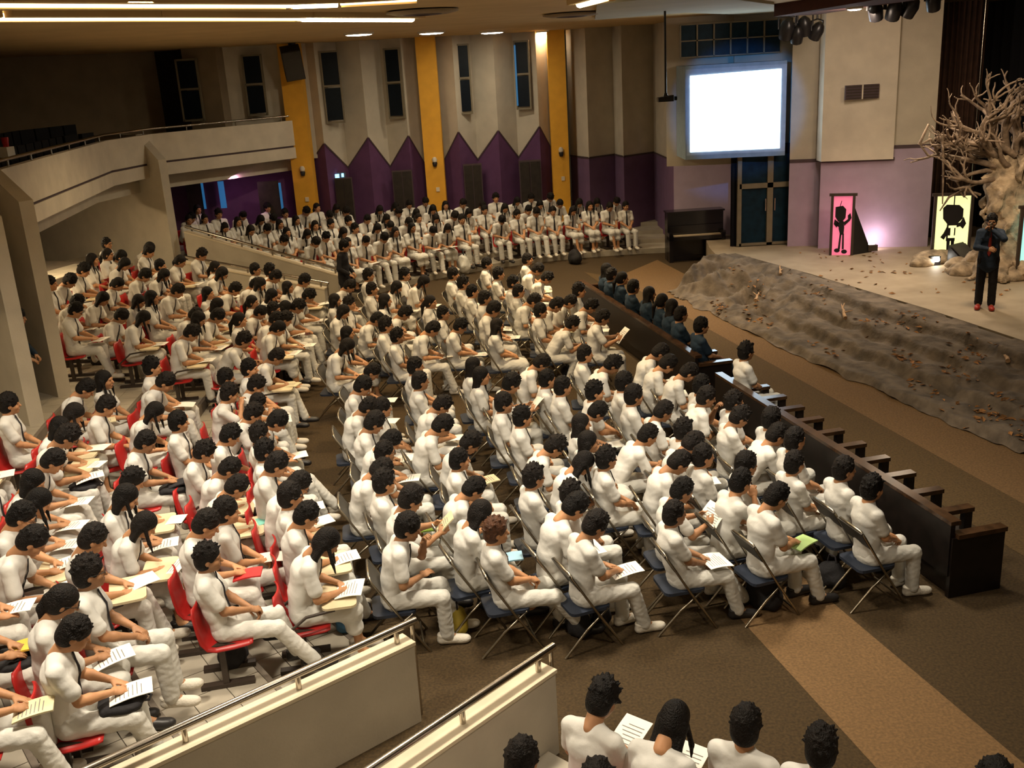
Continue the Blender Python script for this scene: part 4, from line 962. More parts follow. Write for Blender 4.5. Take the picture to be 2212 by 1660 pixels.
# --- lit silhouette panels (gallows frames with a cut-out figure)
def panel(base_l, base_r, d, h, mm, lab, fig, side=0, glow=None):
    a = at_z(*base_l, SZ); a = at_d(base_l[0], base_l[1], d); b = at_d(base_r[0], base_r[1], d - .15); w = (b - a); w.z = 0; rz = math.atan2(w.y, w.x); W = w.length
    r = empty('light_panel', (a.x, a.y, SZ - .02), rz)
    MB().box((W / 2, .02, h / 2), (W, .02, h)).build('sheet', [mm], r)
    for x in (0, W): MB().box((x, 0, h / 2), (.06, .08, h)).build('post', ['leg_brown'], r)
    MB().box((W / 2, 0, h), (W + .14, .08, .06)).build('top_bar', ['leg_brown'], r)
    k = h / 1.75
    def pc(n, pts, z=0): 
        m = MB(); N = len(pts); vs = [(W * x, -.012, h * y) for x, y in pts] + [(W * x, .002, h * y) for x, y in pts]
        m.add(vs, [tuple(range(N)), tuple(range(N, 2 * N))[::-1]] + [(i, i + N, (i + 1) % N + N, (i + 1) % N) for i in range(N)]); m.build(n, ['black_paint'], r)
    for n, pts in fig: pc(n, pts)
    if side: m = MB(); m.add([(W, .02, 0), (W + .42, .42, 0), (W, .02, h * .80), (W + .02, 0, 0), (W + .44, .40, 0), (W + .02, 0, h * .80)], [(0, 1, 2), (5, 4, 3), (0, 3, 4, 1), (1, 4, 5, 2), (2, 5, 3, 0)]); m.build('side_brace', ['black_paint'], r)
    tag(r, lab, 'panel'); return r
def circ(cx, cy, rx, ry, n=10): return [(cx + rx * math.cos(2 * math.pi * i / n), cy + ry * math.sin(2 * math.pi * i / n)) for i in range(n)]
FIG1 = [('rope', [(.42, .90), (.45, .90), (.38, .80), (.35, .80)]), ('head', [(.16, .80), (.50, .82), (.66, .76), (.64, .62), (.50, .56), (.30, .56), (.16, .64)]), ('torso', [(.34, .56), (.56, .57), (.60, .46), (.58, .34), (.42, .34), (.34, .44)]),
        ('arm', [(.56, .55), (.76, .60), (.74, .66), (.86, .70), (.92, .62), (.84, .57), (.60, .49)]), ('arm', [(.36, .54), (.24, .46), (.10, .52), (.14, .60), (.22, .56), (.34, .47)]),
        ('leg', [(.40, .36), (.48, .36), (.44, .10), (.34, .10)]), ('leg', [(.52, .36), (.60, .36), (.62, .10), (.53, .10)]), ('foot', circ(.30, .08, .14, .035)), ('foot', circ(.64, .06, .14, .035))]
FIG2 = [('rope', [(.50, 1.0), (.53, 1.0), (.53, .84), (.50, .84)]), ('head', [(.22, .80), (.32, .85), (.66, .84), (.78, .78), (.78, .64), (.64, .56), (.36, .56), (.24, .64)]), ('torso', [(.36, .56), (.60, .56), (.60, .30), (.36, .30)]),
        ('arm', [(.60, .56), (.72, .58), (.80, .66), (.88, .56), (.80, .48), (.72, .52), (.60, .50)]), ('arm', [(.38, .54), (.28, .42), (.20, .36), (.30, .32), (.40, .42)]),
        ('leg', [(.38, .31), (.47, .31), (.46, .06), (.40, .06)]), ('leg', [(.50, .31), (.59, .31), (.58, .06), (.52, .06)]), ('foot', circ(.40, .045, .10, .03)), ('foot', circ(.57, .045, .10, .03))]
panel((1794, 540), (1840, 541), 23.2, 1.40, 'panel_pink', 'pink glowing panel with a hanging big-headed black figure', FIG1, 1)
P2 = panel((2012, 560), (2090, 560), 21.9, 1.45, 'panel_yellow', 'yellow glowing panel with a black figure marked I on its chest', FIG2)
W2 = .80
lt = MB().box((.385, -.018, .64), (.07, .012, .24)).box((.385, -.018, .75), (.16, .0121, .05)).box((.385, -.018, .53), (.16, .0121, .05)).build('letter', ['panel_yellow'], P2)
panel((2196, 585), (2290, 590), 19.6, 1.45, 'panel_cyan', 'cyan glowing panel cut by the right edge of the picture', FIG2)
p = at_z(1880, 541, SZ); fl = empty('flood_lamp', (p.x, p.y - .1, SZ - .02)); MB().box((0, 0, .10), (.22, .14, .14)).build('body', ['leg_brown'], fl); MB().box((.0, .08, .13), (.18, .02, .10)).build('lens', ['lamp_white'], fl); tag(fl, 'small floor lamp lighting the lilac wall behind the pink panel', 'lamp')
area('flood_glow', (p.x + .15, 23.42, SZ + .20), .15, 4.5, (1.0, .72, .80), (p.x + .25, 23.9, SZ + .3))
area('panel_glow', at_d(1815, 470, 23.45), .5, 3, (1, .3, .4), at_d(1815, 470, 20))
# --- piano
a, b = at_z(1446, 568, 0), at_z(1566, 560, 0); pn = empty('upright_piano', ((a.x + b.x) / 2, (a.y + b.y) / 2, 0), math.atan2(b.y - a.y, b.x - a.x)); W = (b - a).length
MB().box((0, .38, .63), (W, .36, 1.26)).build('case', ['piano_black'], pn); MB().box((0, .36, 1.28), (W + .05, .44, .04)).build('lid', ['piano_black'], pn); MB().box((0, .13, .62), (W, .36, .10)).build('key_bed', ['piano_black'], pn)
MB().box((0, .04, .685), (W * .84, .14, .03)).build('keyboard', ['ivory'], pn); MB().box((0, .17, .80), (W * .95, .04, .26)).build('fallboard', ['piano_black'], pn)
for s in (-1, 1): MB().box((s * (W / 2 - .05), .13, .36), (.10, .36, .72)).build('leg', ['piano_black'], pn); MB().box((s * (W / 2 - .04), .13, .72), (.09, .36, .10)).build('cheek', ['piano_black'], pn)
MB().box((0, .20, .06), (W, .10, .12)).build('plinth', ['piano_black'], pn); tag(pn, 'black upright piano against the lilac wall beside the stage', 'piano')
# --- hanging microphone rig and stage spotlights
a, b = at_d(1428, 26, 20.5), at_d(1438, 208, 20.5); hm = empty('hanging_projector', b); MB().tube([(0, 0, ZC - b.z), (0, 0, .02)], .022, 8).build('rod', ['black_paint'], hm)
MB().prism([(-.16, -.12), (.14, -.12), (.14, .12), (-.16, .12)], -.10, [-.02, .02, .02, -.02]).build('body', ['black_paint'], hm); MB().lathe([(.06, -.02), (.03, .06)], seg=10).build('mount', ['black_paint'], hm); MB().lathe([(.04, 0), (.04, .05)], (.17, 0, -.05), 10, M=Matrix.Rotation(1.57, 3, 'Y')).build('lens', ['dark_glass'], hm)
tag(hm, 'black projector hanging on a long rod left of the screen', 'projector')
r = random.Random(9)
def spot(px, py, d, s, lab, tilt=.6):
    p = at_d(px, py, d); o = empty('spotlight', p, r.uniform(-.6, .6)); MX = Matrix.Rotation(tilt, 3, 'X')
    MB().lathe([(s * .5, -s * .7), (s * .55, s * .1), (s * .40, s * .5), (s * .2, s * .7)], seg=12, M=MX).build('can', ['black_paint'], o); MB().lathe([(s * .46, -s * .72), (s * .3, -s * .66)], seg=12, M=MX).build('lens', ['dark_glass'], o)
    MB().tube([(-s * .6, 0, 0), (-s * .6, 0, s * .75), (0, 0, s * .9), (s * .6, 0, s * .75), (s * .6, 0, 0)], s * .07, 6).build('yoke', ['black_paint'], o); MB().tube([(0, 0, s * .9), (0, 0, s * .9 + max(.05, ZC - p.z - s))], .02, 6).build('hanger', ['black_paint'], o)
    tag(o, lab, 'spotlight')
for px, py, s, lab in ((1700, 62, .30, 'leftmost spotlight of the black cluster above the screen'), (1722, 74, .26, 'low spotlight hanging lowest in the cluster by the window grid'), (1738, 55, .28, 'upper middle spotlight in the black cluster above the door'), (1765, 66, .26, 'rightmost spotlight of the black cluster above the door')): spot(px, py, 22.5, s, lab)
for px, py, s, lab in ((1891, 22, .26, 'square-looking black stage spotlight right of the bright downlight'), (1932, 20, .27, 'second black stage spotlight above the vent wall'), (1968, 14, .27, 'third black stage spotlight above the vent wall'), (2016, 2, .25, 'black stage spotlight just above the brown curtain')): spot(px, py, 20.0, s, lab)
p = at_d(1846, 18, 20.0); o = empty('downlight', p); MB().lathe([(.16, .03), (.16, 0), (.13, -.02)], seg=14).build('rim', ['plaster_white'], o); MB().lathe([(.13, -.021), (.08, -.04)], seg=14).build('diffuser', ['lamp_white'], o)
MB().tube([(0, 0, .03), (0, 0, max(.06, ZC - p.z))], .03, 8).build('stem', ['plaster_white'], o); tag(o, 'bright lamp on the stage ceiling left of the spotlights', 'light')
# --- red wall mark under the balcony
p = at_d(135, 468, 21.0)
fn = Vector((-.6, -.8, 0)); fp = Vector((-7.95, 24.7, 0)) + fn * .225; rd = Vector(ray(133, 468)); tt = (fp - Vector((0, 0, EYE))).dot(fn) / rd.dot(fn); hit = Vector((0, 0, EYE)) + rd * tt
mk = MB().box((0, 0, 0), (.55, .03, .10)).build('wall_sign', ['red_plastic'], loc=hit); mk.rotation_euler = (0, 0, math.atan2(.60, -.80)); tag(mk, 'small red sign on the tan wall under the balcony', 'sign')
# ------------------------------------------------------------------ seating
def shell_mesh():
    prof = [(.24, .425), (.20, .435), (.08, .420), (-.06, .412), (-.115, .425), (-.150, .48), (-.166, .58), (-.178, .68), (-.186, .74), (-.188, .77)]
    n = 9; m = MB(); top = []; bot = []
    for i, (x, z) in enumerate(prof):
        a = prof[max(i - 1, 0)]; b = prof[min(i + 1, len(prof) - 1)]; t = Vector((b[0] - a[0], 0, b[1] - a[1])).normalized(); nn = Vector((t.z, 0, -t.x)) * .014
        hw = .225 if i < 7 else (.215, .195, .15)[i - 7]
        for j in range(n):
            s = -1 + 2 * j / (n - 1); c = s * s * .035
            p = Vector((x, s * hw, z)) - nn / .014 * c * (1 if i > 0 else .3); top.append(p); bot.append(p + nn)
    k = len(prof); N = k * n; f = []
    for i in range(k - 1):
        for j in range(n - 1):
            q = i * n + j; f.append((q, q + 1, q + n + 1, q + n)); f.append((N + q, N + q + n, N + q + n + 1, N + q + 1))
    edge = [j for j in range(n)] + [i * n + n - 1 for i in range(1, k)] + [(k - 1) * n + j for j in range(n - 2, -1, -1)] + [i * n for i in range(k - 2, 0, -1)]
    f += [(a, N + a, N + b, b) for a, b in zip(edge, edge[1:] + edge[:1])]
    m.add(top + bot, f, 0, True); return m
SHELL = shell_mesh().mesh('shell', 'red_plastic')
RLEG = MB().box((0, 0, .20), (.05, .05, .42)).mesh('leg', 'leg_brown'); RFOOT = MB().box((0, 0, .02), (.44, .07, .04)).mesh('foot', 'leg_brown'); RBEAM = MB().box((0, 0, .40), (.30, .36, .03)).mesh('beam', 'leg_brown')
def rounded(pts_w, pts_d, z0, z1, rad=.05):
    P = []
    for cx, cy, a0 in ((pts_d / 2 - rad, pts_w / 2 - rad, 0), (-pts_d / 2 + rad, pts_w / 2 - rad, 90), (-pts_d / 2 + rad, -pts_w / 2 + rad, 180), (pts_d / 2 - rad, -pts_w / 2 + rad, 270)):
        for k in range(4): t = math.radians(a0 + 30 * k); P.append((cx + rad * math.cos(t), cy + rad * math.sin(t)))
    return MB().prism(P, z0, z1)
TAB = rounded(.46, .30, 0, .022).mesh('writing_tablet', 'cream'); TARM = MB().tube([(-.18, -.27, .42), (.05, -.28, .60), (.30, -.26, .625)], .014, 6).mesh('tablet_arm', 'leg_brown')
fr = MB()
FBACK = MB().tube([(.30, -.21, .0), (.05, -.21, .40), (-.185, -.21, .80), (-.20, -.17, .84), (-.205, 0, .845), (-.20, .17, .84), (-.185, .21, .80), (.05, .21, .40), (.30, .21, .0)], .0125, 7).mesh('back_frame', 'chrome')
FREAR = MB().tube([(-.28, -.19, .0), (-.05, -.19, .24), (.16, -.19, .41), (.18, 0, .415), (.16, .19, .41), (-.05, .19, .24), (-.28, .19, .0)], .0125, 7).mesh('rear_frame', 'chrome')
FSEAT = rounded(.40, .40, .405, .435, .06).mesh('seat', 'vinyl_blue')
MXB = Matrix.Rotation(-.53, 3, 'Y'); FBK = MB().box((-.158, 0, .745), (.018, .40, .20), M=MXB).mesh('backrest', 'vinyl_grey'); FBAR = MB().tube([(.24, -.21, .09), (.24, .21, .09)], .010, 6).mesh('cross_bar', 'chrome')
FAR_CHAIR = MB(); FAR_CHAIR = shell_mesh(); FAR_CHAIR.v = [(a * .9, b * .72, c * .93) for a, b, c in FAR_CHAIR.v]; FAR_CHAIR.box((0, 0, .20), (.06, .06, .42), mi=1).box((0, 0, .02), (.4, .3, .04), mi=1); FAR_CHAIR = FAR_CHAIR.mesh('red_chair', ['red_plastic', 'leg_brown'])
def put_chair(kind, loc, rz, label, group, tablet=False):
    if kind == 'far':
        o = obj('plastic_chair', FAR_CHAIR); o.location = loc; o.rotation_euler = (0, 0, rz); tag(o, label, 'chair', group); return o
    if kind == 'fold':
        r = empty('folding_chair', loc, rz); [obj(n, me, r) for n, me in (('back_frame', FBACK), ('rear_frame', FREAR), ('seat', FSEAT), ('backrest', FBK), ('cross_bar', FBAR))]
    else:
        r = empty('plastic_chair', loc, rz); obj('shell', SHELL, r); obj('beam', RBEAM, r)
        for s in (-1, 1): obj('leg', RLEG, r, loc=(-.03, .14 * s, 0)); obj('foot', RFOOT, r, loc=(-.02, .14 * s, 0))
        if tablet: t = obj('writing_tablet', TAB, r, loc=(.34, -.05, .632)); obj('tablet_arm', TARM, r)
    tag(r, label, 'chair', group); return r
# papers and books
def sheet_mesh(w, d, mm, lines=True, t=.004):
    m = MB(); n = 6
    for j in range(n):
        x0, x1 = -d / 2 + d * j / n, -d / 2 + d * (j + 1) / n; f = lambda x: .012 * math.cos(x / d * 3.0)
        m.add([(x0, -w / 2, f(x0)), (x1, -w / 2, f(x1)), (x1, w / 2, f(x1)), (x0, w / 2, f(x0)), (x0, -w / 2, f(x0) - t), (x1, -w / 2, f(x1) - t), (x1, w / 2, f(x1) - t), (x0, w / 2, f(x0) - t)], [(0, 1, 2, 3), (7, 6, 5, 4), (0, 4, 5, 1), (2, 6, 7, 3), (0, 3, 7, 4), (1, 5, 6, 2)], 0)
    if lines:
        for k in range(7): x = -d * .36 + d * .1 * k; z = .0125 * math.cos(x / d * 3) + .001; m.add([(x, -w * .38, z), (x + .006, -w * .38, z), (x + .006, w * (.2 + .18 * ((k * 7) % 3) / 2), z), (x, w * (.2 + .18 * ((k * 7) % 3) / 2), z)], [(0, 1, 2, 3)], 1)
    return m.mesh('paper', [mm, 'ink'])
PAPERS = [sheet_mesh(.21, .297, 'paper'), sheet_mesh(.21, .297, 'paper', False), sheet_mesh(.30, .24, 'paper'), sheet_mesh(.20, .26, 'book_cream', True, .012)]
BOOKS = {k: sheet_mesh(.18, .25, 'book_' + k, False, .014) for k in ('teal', 'green', 'red', 'yellow', 'blue', 'dark', 'lime', 'pink')}
def bag_mesh(mm, w=.32, d=.20, h=.36, seed=1):
    f = Field((-.3, -.3, -.02), (.3, .3, .5), .022); f.ell((0, 0, h * .42), (d * .6, w * .55, h * .52), .05); f.cap((0, -w * .25, h * .3), (0, w * .25, h * .3), d * .5, d * .5, .08); f.cap((d * .35, 0, h * .2), (d * .35, 0, h * .4), d * .3, d * .28, .05); f.wrinkle(.01, 24, seed); f.plane_cut((0, 0, 0), (0, 0, -1)); V, Q = f.surf(); return np_mesh('bag', V, Q, mm)
BAGS = {k: bag_mesh(k, seed=i) for i, k in enumerate(('bag_black', 'bag_yellow', 'bag_white', 'olive', 'bag_blue'))}
STRAP = MB().tube([(.0, -.06, .33), (.0, -.04, .42), (.0, .04, .42), (.0, .06, .33)], .012, 6).mesh('strap', 'tie')
def put_bag(kind, loc, rz, label, name='backpack', s=1.0):
    o = obj(name, BAGS[kind]); o.location = loc; o.rotation_euler = (0, 0, rz); o.scale = (s, s, s); obj('handle', STRAP, o); tag(o, label, 'bag'); return o
# pews
def pew(a, b, n, lab, name='pew', skip=()):
    a = Vector(a); b = Vector(b); L = (b - a).length; d = (b - a).normalized(); rz = math.atan2(d.y, d.x) - math.pi / 2      # local y runs along the pew, +x faces the stage
    r = empty(name, (a.x, a.y, 0), rz)
    MB().box((0, L / 2, .50), (.05, L, .54), M=None).build('back_panel', ['wood_pew'], r); MB().box((.03, L / 2, .785), (.11, L, .045)).build('top_rail', ['wood_pew_top'], r)
    MB().box((.29, L / 2, .40), (.50, L, .05)).build('seat', ['wood_pew'], r); MB().box((.05, L / 2, .2), (.04, L, .36)).build('kick_board', ['wood_pew'], r)
    for i in range(n + 1):
        y = L * i / n
        if i in (0, n): MB().box((.28, y, .32), (.58, .05, .64)).build('end_panel', ['wood_pew'], r)
        else: MB().box((.52, y, .53), (.09, .07, .22)).build('arm_post', ['wood_pew'], r)
        MB().box((.30, y, .662), (.54, .11, .045)).build('armrest', ['wood_pew_top'], r)
    tag(r, lab, 'pew'); return r
pa, pb = at_z(2060, 1130, .80), at_z(1548, 806, .80); pew(pa[:2], pb[:2], 11, 'long nearly empty dark wooden pew with armrests nearest the camera')
fa, fb_ = at_z(1505, 770, .80), at_z(1252, 606, .80); pew(fa[:2], fb_[:2], 11, 'far dark wooden pew seating people in navy')
# ------------------------------------------------------------------ crowd
def ordw(n):
    o = ['zeroth', 'first', 'second', 'third', 'fourth', 'fifth', 'sixth', 'seventh', 'eighth', 'ninth', 'tenth', 'eleventh', 'twelfth', 'thirteenth', 'fourteenth', 'fifteenth', 'sixteenth', 'seventeenth', 'eighteenth', 'nineteenth', 'twentieth']
    return o[n] if n < 21 else 'twenty-' + o[n - 20]
R_ = random.Random(11)
ROWS = {
 # near block of folding chairs, first row is the one behind the pew; heads from the near end
 'N1': [(1864,1041,'h'),(1796,1009,'h'),(1757,994,'h'),(1725,967,'h'),(1697,932,'l'),(1640,913,'h'),(1606,890,'u'),(1572,872,'h'),(1543,858,'c'),(1515,838,'h'),(1483,800,'w'),(1450,786,'w'),(1427,764,'w')],
 'N2': [(1674,1077,'u'),(1609,1035,'c'),(1572,1003,'h'),(1541,990,'h'),(1515,953,'w'),(1470,941,'h'),(1428,883,'u'),(1377,864,'h'),(1350,831,'h'),(1322,790,'w'),(1266,766,'h')],
 'N3': [(1458,1103,'s'),(1476,1054,'r'),(1410,994,'w'),(1371,953,'l'),(1328,983,'h'),(1298,945,'gh'),(1271,915,'gh'),(1298,877,'w'),(1260,852,'h'),(1225,837,'h'),(1195,823,'h'),(1172,780,'w')],
 'N4': [(1285,1135,'u'),(1250,1097,'w'),(1222,1059,'h'),(1195,1016,'h'),(1266,1013,'gw'),(1201,961,'w'),(1130,902,'h'),(1090,872,'h'),(1092,828,'r'),(1054,820,'gh'),(1024,791,'gh')],
 'N5': [(1067,1143,'s'),(1045,1112,'gu'),(1026,1051,'w'),(994,989,'h'),(1018,956,'w'),(956,924,'w'),(945,872,'w'),(909,826,'h'),(899,796,'h')],
 'N6': [(882,1146,'c'),(888,1084,'r'),(833,1048,'h'),(836,1008,'w'),(850,956,'w'),(815,975,'h'),(812,924,'u'),(839,878,'w'),(798,872,'h'),(785,837,'u'),(806,799,'w')],
 # near bank of red chairs
 'T1': [(706,1178,'gw'),(674,1119,'u'),(676,1078,'h'),(694,1060,'w'),(660,1018,'u'),(674,980,'h'),(679,929,'s'),(725,926,'w'),(655,877,'c'),(660,842,'u'),(652,812,'h')],
 'T2': [(477,1201,'s'),(483,1136,'u'),(472,1105,'h'),(513,1039,'w'),(496,998,'w'),(488,946,'u'),(456,963,'u'),(567,900,'l'),(502,854,'c'),(525,822,'h')],
 'T3': [(215,1250,'h'),(250,1166,'u'),(295,1104,'gw'),(268,1085,'gu'),(287,1030,'u'),(317,957,'u'),(374,903,'h'),(339,890,'gw'),(380,838,'w'),(361,805,'h')],
 'T4': [(180,1373,'u'),(155,1325,'gu'),(54,1155,'w'),(30,1117,'u'),(84,1082,'gw'),(65,1044,'gu'),(98,1003,'w'),(158,952,'w'),(148,925,'gu'),(187,903,'gw'),(217,873,'u'),(215,842,'w'),(211,816,'gh')],
 'T5': [(-60,1400,'u'),(-38,1290,'u'),(8,1207,'w'),(-45,1120,'w'),(-30,1010,'h'),(15,868,'h'),(-50,950,'u')],
 # far block of folding chairs behind the far pew
 'F1': [(1303,687,'r'),(1278,658,'w'),(1255,645,'w'),(1230,636,'h'),(1183,597,'w'),(1162,583,'w'),(1140,559,'h')],
 'F2': [(1232,690,'l'),(1203,667,'w'),(1175,673,'h'),(1154,646,'w'),(1121,629,'h'),(1110,613,'h'),(1078,591,'h'),(1053,570,'h')],
 'F3': [(1075,700,'gh'),(1067,673,'u'),(1048,648,'h'),(1021,627,'h'),(1002,616,'h'),(980,594,'h')],
 'F4': [(996,700,'u'),(958,673,'h'),(931,651,'gh'),(915,612,'gw'),(876,597,'h')],
 'F5': [(913,718,'w'),(871,714,'h'),(846,708,'h'),(865,678,'w'),(833,654,'gh'),(827,684,'w'),(852,619,'gu'),(811,624,'h'),(797,597,'h')],
 'F6': [(751,752,'gw'),(751,716,'gh'),(743,673,'gu'),(752,654,'h'),(728,648,'gh'),(756,621,'w')],
}
UL = [(254,529,'h'),(228,545,'gh'),(209,564,'gh'),(312,537,'gw'),(330,547,'u'),(437,551,'u'),(388,564,'gu'),(279,575,'gw'),(182,586,'u'),(152,610,'w'),(130,627,'h'),(165,640,'w'),(315,592,'w'),(466,575,'gh'),(369,597,'gw'),(252,605,'gw'),(442,624,'gh'),(385,632,'w'),(515,616,'w'),(551,578,'h'),(572,589,'h'),(545,613,'w'),(580,627,'gu'),
      (542,646,'gh'),(217,643,'gw'),(236,673,'w'),(187,673,'u'),(334,651,'gh'),(320,692,'gw'),(423,676,'w'),(580,665,'w'),(418,727,'w'),(436,697,'gu'),(531,692,'gh'),(526,737,'l'),(629,610,'gh'),(651,608,'u'),(578,632,'gu'),(692,651,'w'),(635,673,'gw'),(658,676,'w'),(662,722,'gw'),(713,781,'w'),(640,690,'h'),(470,655,'gw'),(493,690,'w'),(290,640,'gu'),(610,700,'w'),(690,700,'u'),(260,560,'gu'),(350,570,'h'),(490,600,'gw'),(600,600,'w')]
TGT = Vector((30, 16)); TB = Vector((7.0, 11.5))
def face(p, t): return math.atan2(t.y - p.y, t.x - p.x)
def seat_from_head(px, py, key, floor, tgt, jit=.0):
    z = 0.3
    D = POSES[key]['head']; rz = 0.0; p = at_z(px, py, z + D.z)
    for _ in range(14):
        p = at_z(px, py, z + D.z); rz = face(p, tgt) + jit
        s = Vector((p.x - (D.x * math.cos(rz) - D.y * math.sin(rz)), p.y - (D.x * math.sin(rz) + D.y * math.cos(rz))))
        zn = floor(s.x, s.y); z = z + (zn - z) * .5
    return s, floor(s.x, s.y), rz
zt = lambda x, y: terrace(math.hypot(x - CEN.x, y - CEN.y))
zt_lin = lambda x, y: max(0.0, (math.hypot(x - CEN.x, y - CEN.y) - R0) / DR * DZ + DZ * .5)
PEOPLE = []
def add(px, py, key, sec, row, floor, tgt):
    s, z, rz = seat_from_head(px, py, key, floor, tgt, R_.uniform(-.10, .10)); PEOPLE.append(dict(p=s, z=z, rz=rz, key=key, sec=sec, row=row, px=px, py=py))
for rk, L in ROWS.items():
    for px, py, k in L: add(px, py, k, rk[0], int(rk[1]), (zt_lin if rk[0] == 'T' else (lambda x, y: 0.0)), TGT)
for px, py, k in UL: add(px, py, k, 'U', 0, zt_lin, TGT)
# the far bank: rows of students filling the curved steps
A_F = math.radians
for i in range(8):
    r = RF + DRF * (i + .48); a = 90.5 + (i % 2) * 1.5
    while a < 150:
        x, y = polf(r, math.radians(a)); a += math.degrees(.50 / r) * R_.uniform(.95, 1.12)
        # keep clear of the passage wall and of the back wall
        w = Vector((-7.75 + 3.9, 24.55 - 23.1)); n = Vector((w.y, -w.x)).normalized()
        if (Vector((x, y)) - Vector((-3.9, 23.1))).dot(Vector((1.45, 3.85)).normalized()) < .75: continue
        px = 1106 + 2171 * x / y
        if y > 29.0 + (px - 645) / 563 * 2.0 - 1.0: continue
        if (x > 1.6 and y > 29.3) or x > 4.1 and y > 28.6: continue
        if x < -8.6 or R_.random() < .06: continue
        k = R_.choices(['w', 'u', 'h', 'gw', 'gh', 'gu', 'l', 'r', 's'], [14, 12, 14, 15, 17, 12, 3, 3, 5])[0]
        PEOPLE.append(dict(p=Vector((x, y)), z=.14 + DZF * i, rz=face(Vector((x, y)), TB) + R_.uniform(-.15, .15), key=k, sec='B', row=i + 1, px=0, py=0))
# spread neighbours that sit too close
WN = Vector((-.634, .773))
for _ in range(40):
    for a in PEOPLE:
        if a['sec'] == 'T':
            dist = (a['p'] - Vector((-1.03, 7.32))).dot(WN)
            if dist < .46: a['p'] = a['p'] + WN * (.46 - dist)
    for i, a in enumerate(PEOPLE):
        for b in PEOPLE[i + 1:]:
            if a['sec'] != b['sec'] or a['sec'] == 'B': continue
            d = b['p'] - a['p']; L = d.length
            if L < .50 and L > 1e-4: q = d / L * (.50 - L) * .25; a['p'] = a['p'] - q; b['p'] = b['p'] + q
for q in PEOPLE:
    if q['sec'] in 'TU':
        R = math.hypot(q['p'].x - CEN.x, q['p'].y - CEN.y); i = max(0, int((R - R0) / DR)); q['ti'] = i
        # sit on the tread: keep the chair feet off the riser
        lo, hi = R0 + DR * i + .30, R0 + DR * i + .70; Rn = min(max(R, lo), hi); u = (q['p'] - CEN).normalized(); q['p'] = CEN + u * (R + (Rn - R) * .6); q['z'] = DZ * (i + 1)
        if q['sec'] == 'T':
            pass
        if q['sec'] == 'U': q['row'] = i + 1
SEC = {'N': 'row behind near pew', 'F': 'row behind far pew', 'T': 'red-chair row, near bank', 'U': 'red-chair row, far-left bank', 'B': 'row of back bank'}
END = {'N': 'near end', 'F': 'near end', 'T': 'near end', 'U': 'near end', 'B': 'right end'}
GRP = {'N': 'students on folding chairs, near block', 'F': 'students on folding chairs, far block', 'T': 'students in the near red-chair bank', 'U': 'students in the far-left bank', 'B': 'students in the back bank'}
CG = {'N': 'folding chairs, near block', 'F': 'folding chairs, far block', 'T': 'red chairs, near bank', 'U': 'red chairs, far-left bank', 'B': 'red chairs, back bank'}
LOOK = {'w': 'student writing, head bowed', 'u': 'student writing upright', 'h': 'student watching the stage', 's': 'student slouching back', 'l': 'student leaning far forward', 'c': 'student with hand at chin', 'x': 'student with crossed arms', 'r': 'student holding paper up', 'gw': 'girl writing, head bowed', 'gh': 'girl watching the stage', 'gu': 'girl writing upright'}
BOOKAT = {(513, 1039): 'teal', (833, 1048): 'green', (483, 1136): 'red', (1674, 1077): 'lime', (1026, 1051): 'blue', (-38, 1290): 'yellow', (1045, 1112): 'blue', (1067, 1143): None, (655, 877): None, (317, 957): 'dark', (882, 1146): None}
keyrow = {}
for q in PEOPLE: keyrow.setdefault((q['sec'], q['row']), []).append(q)
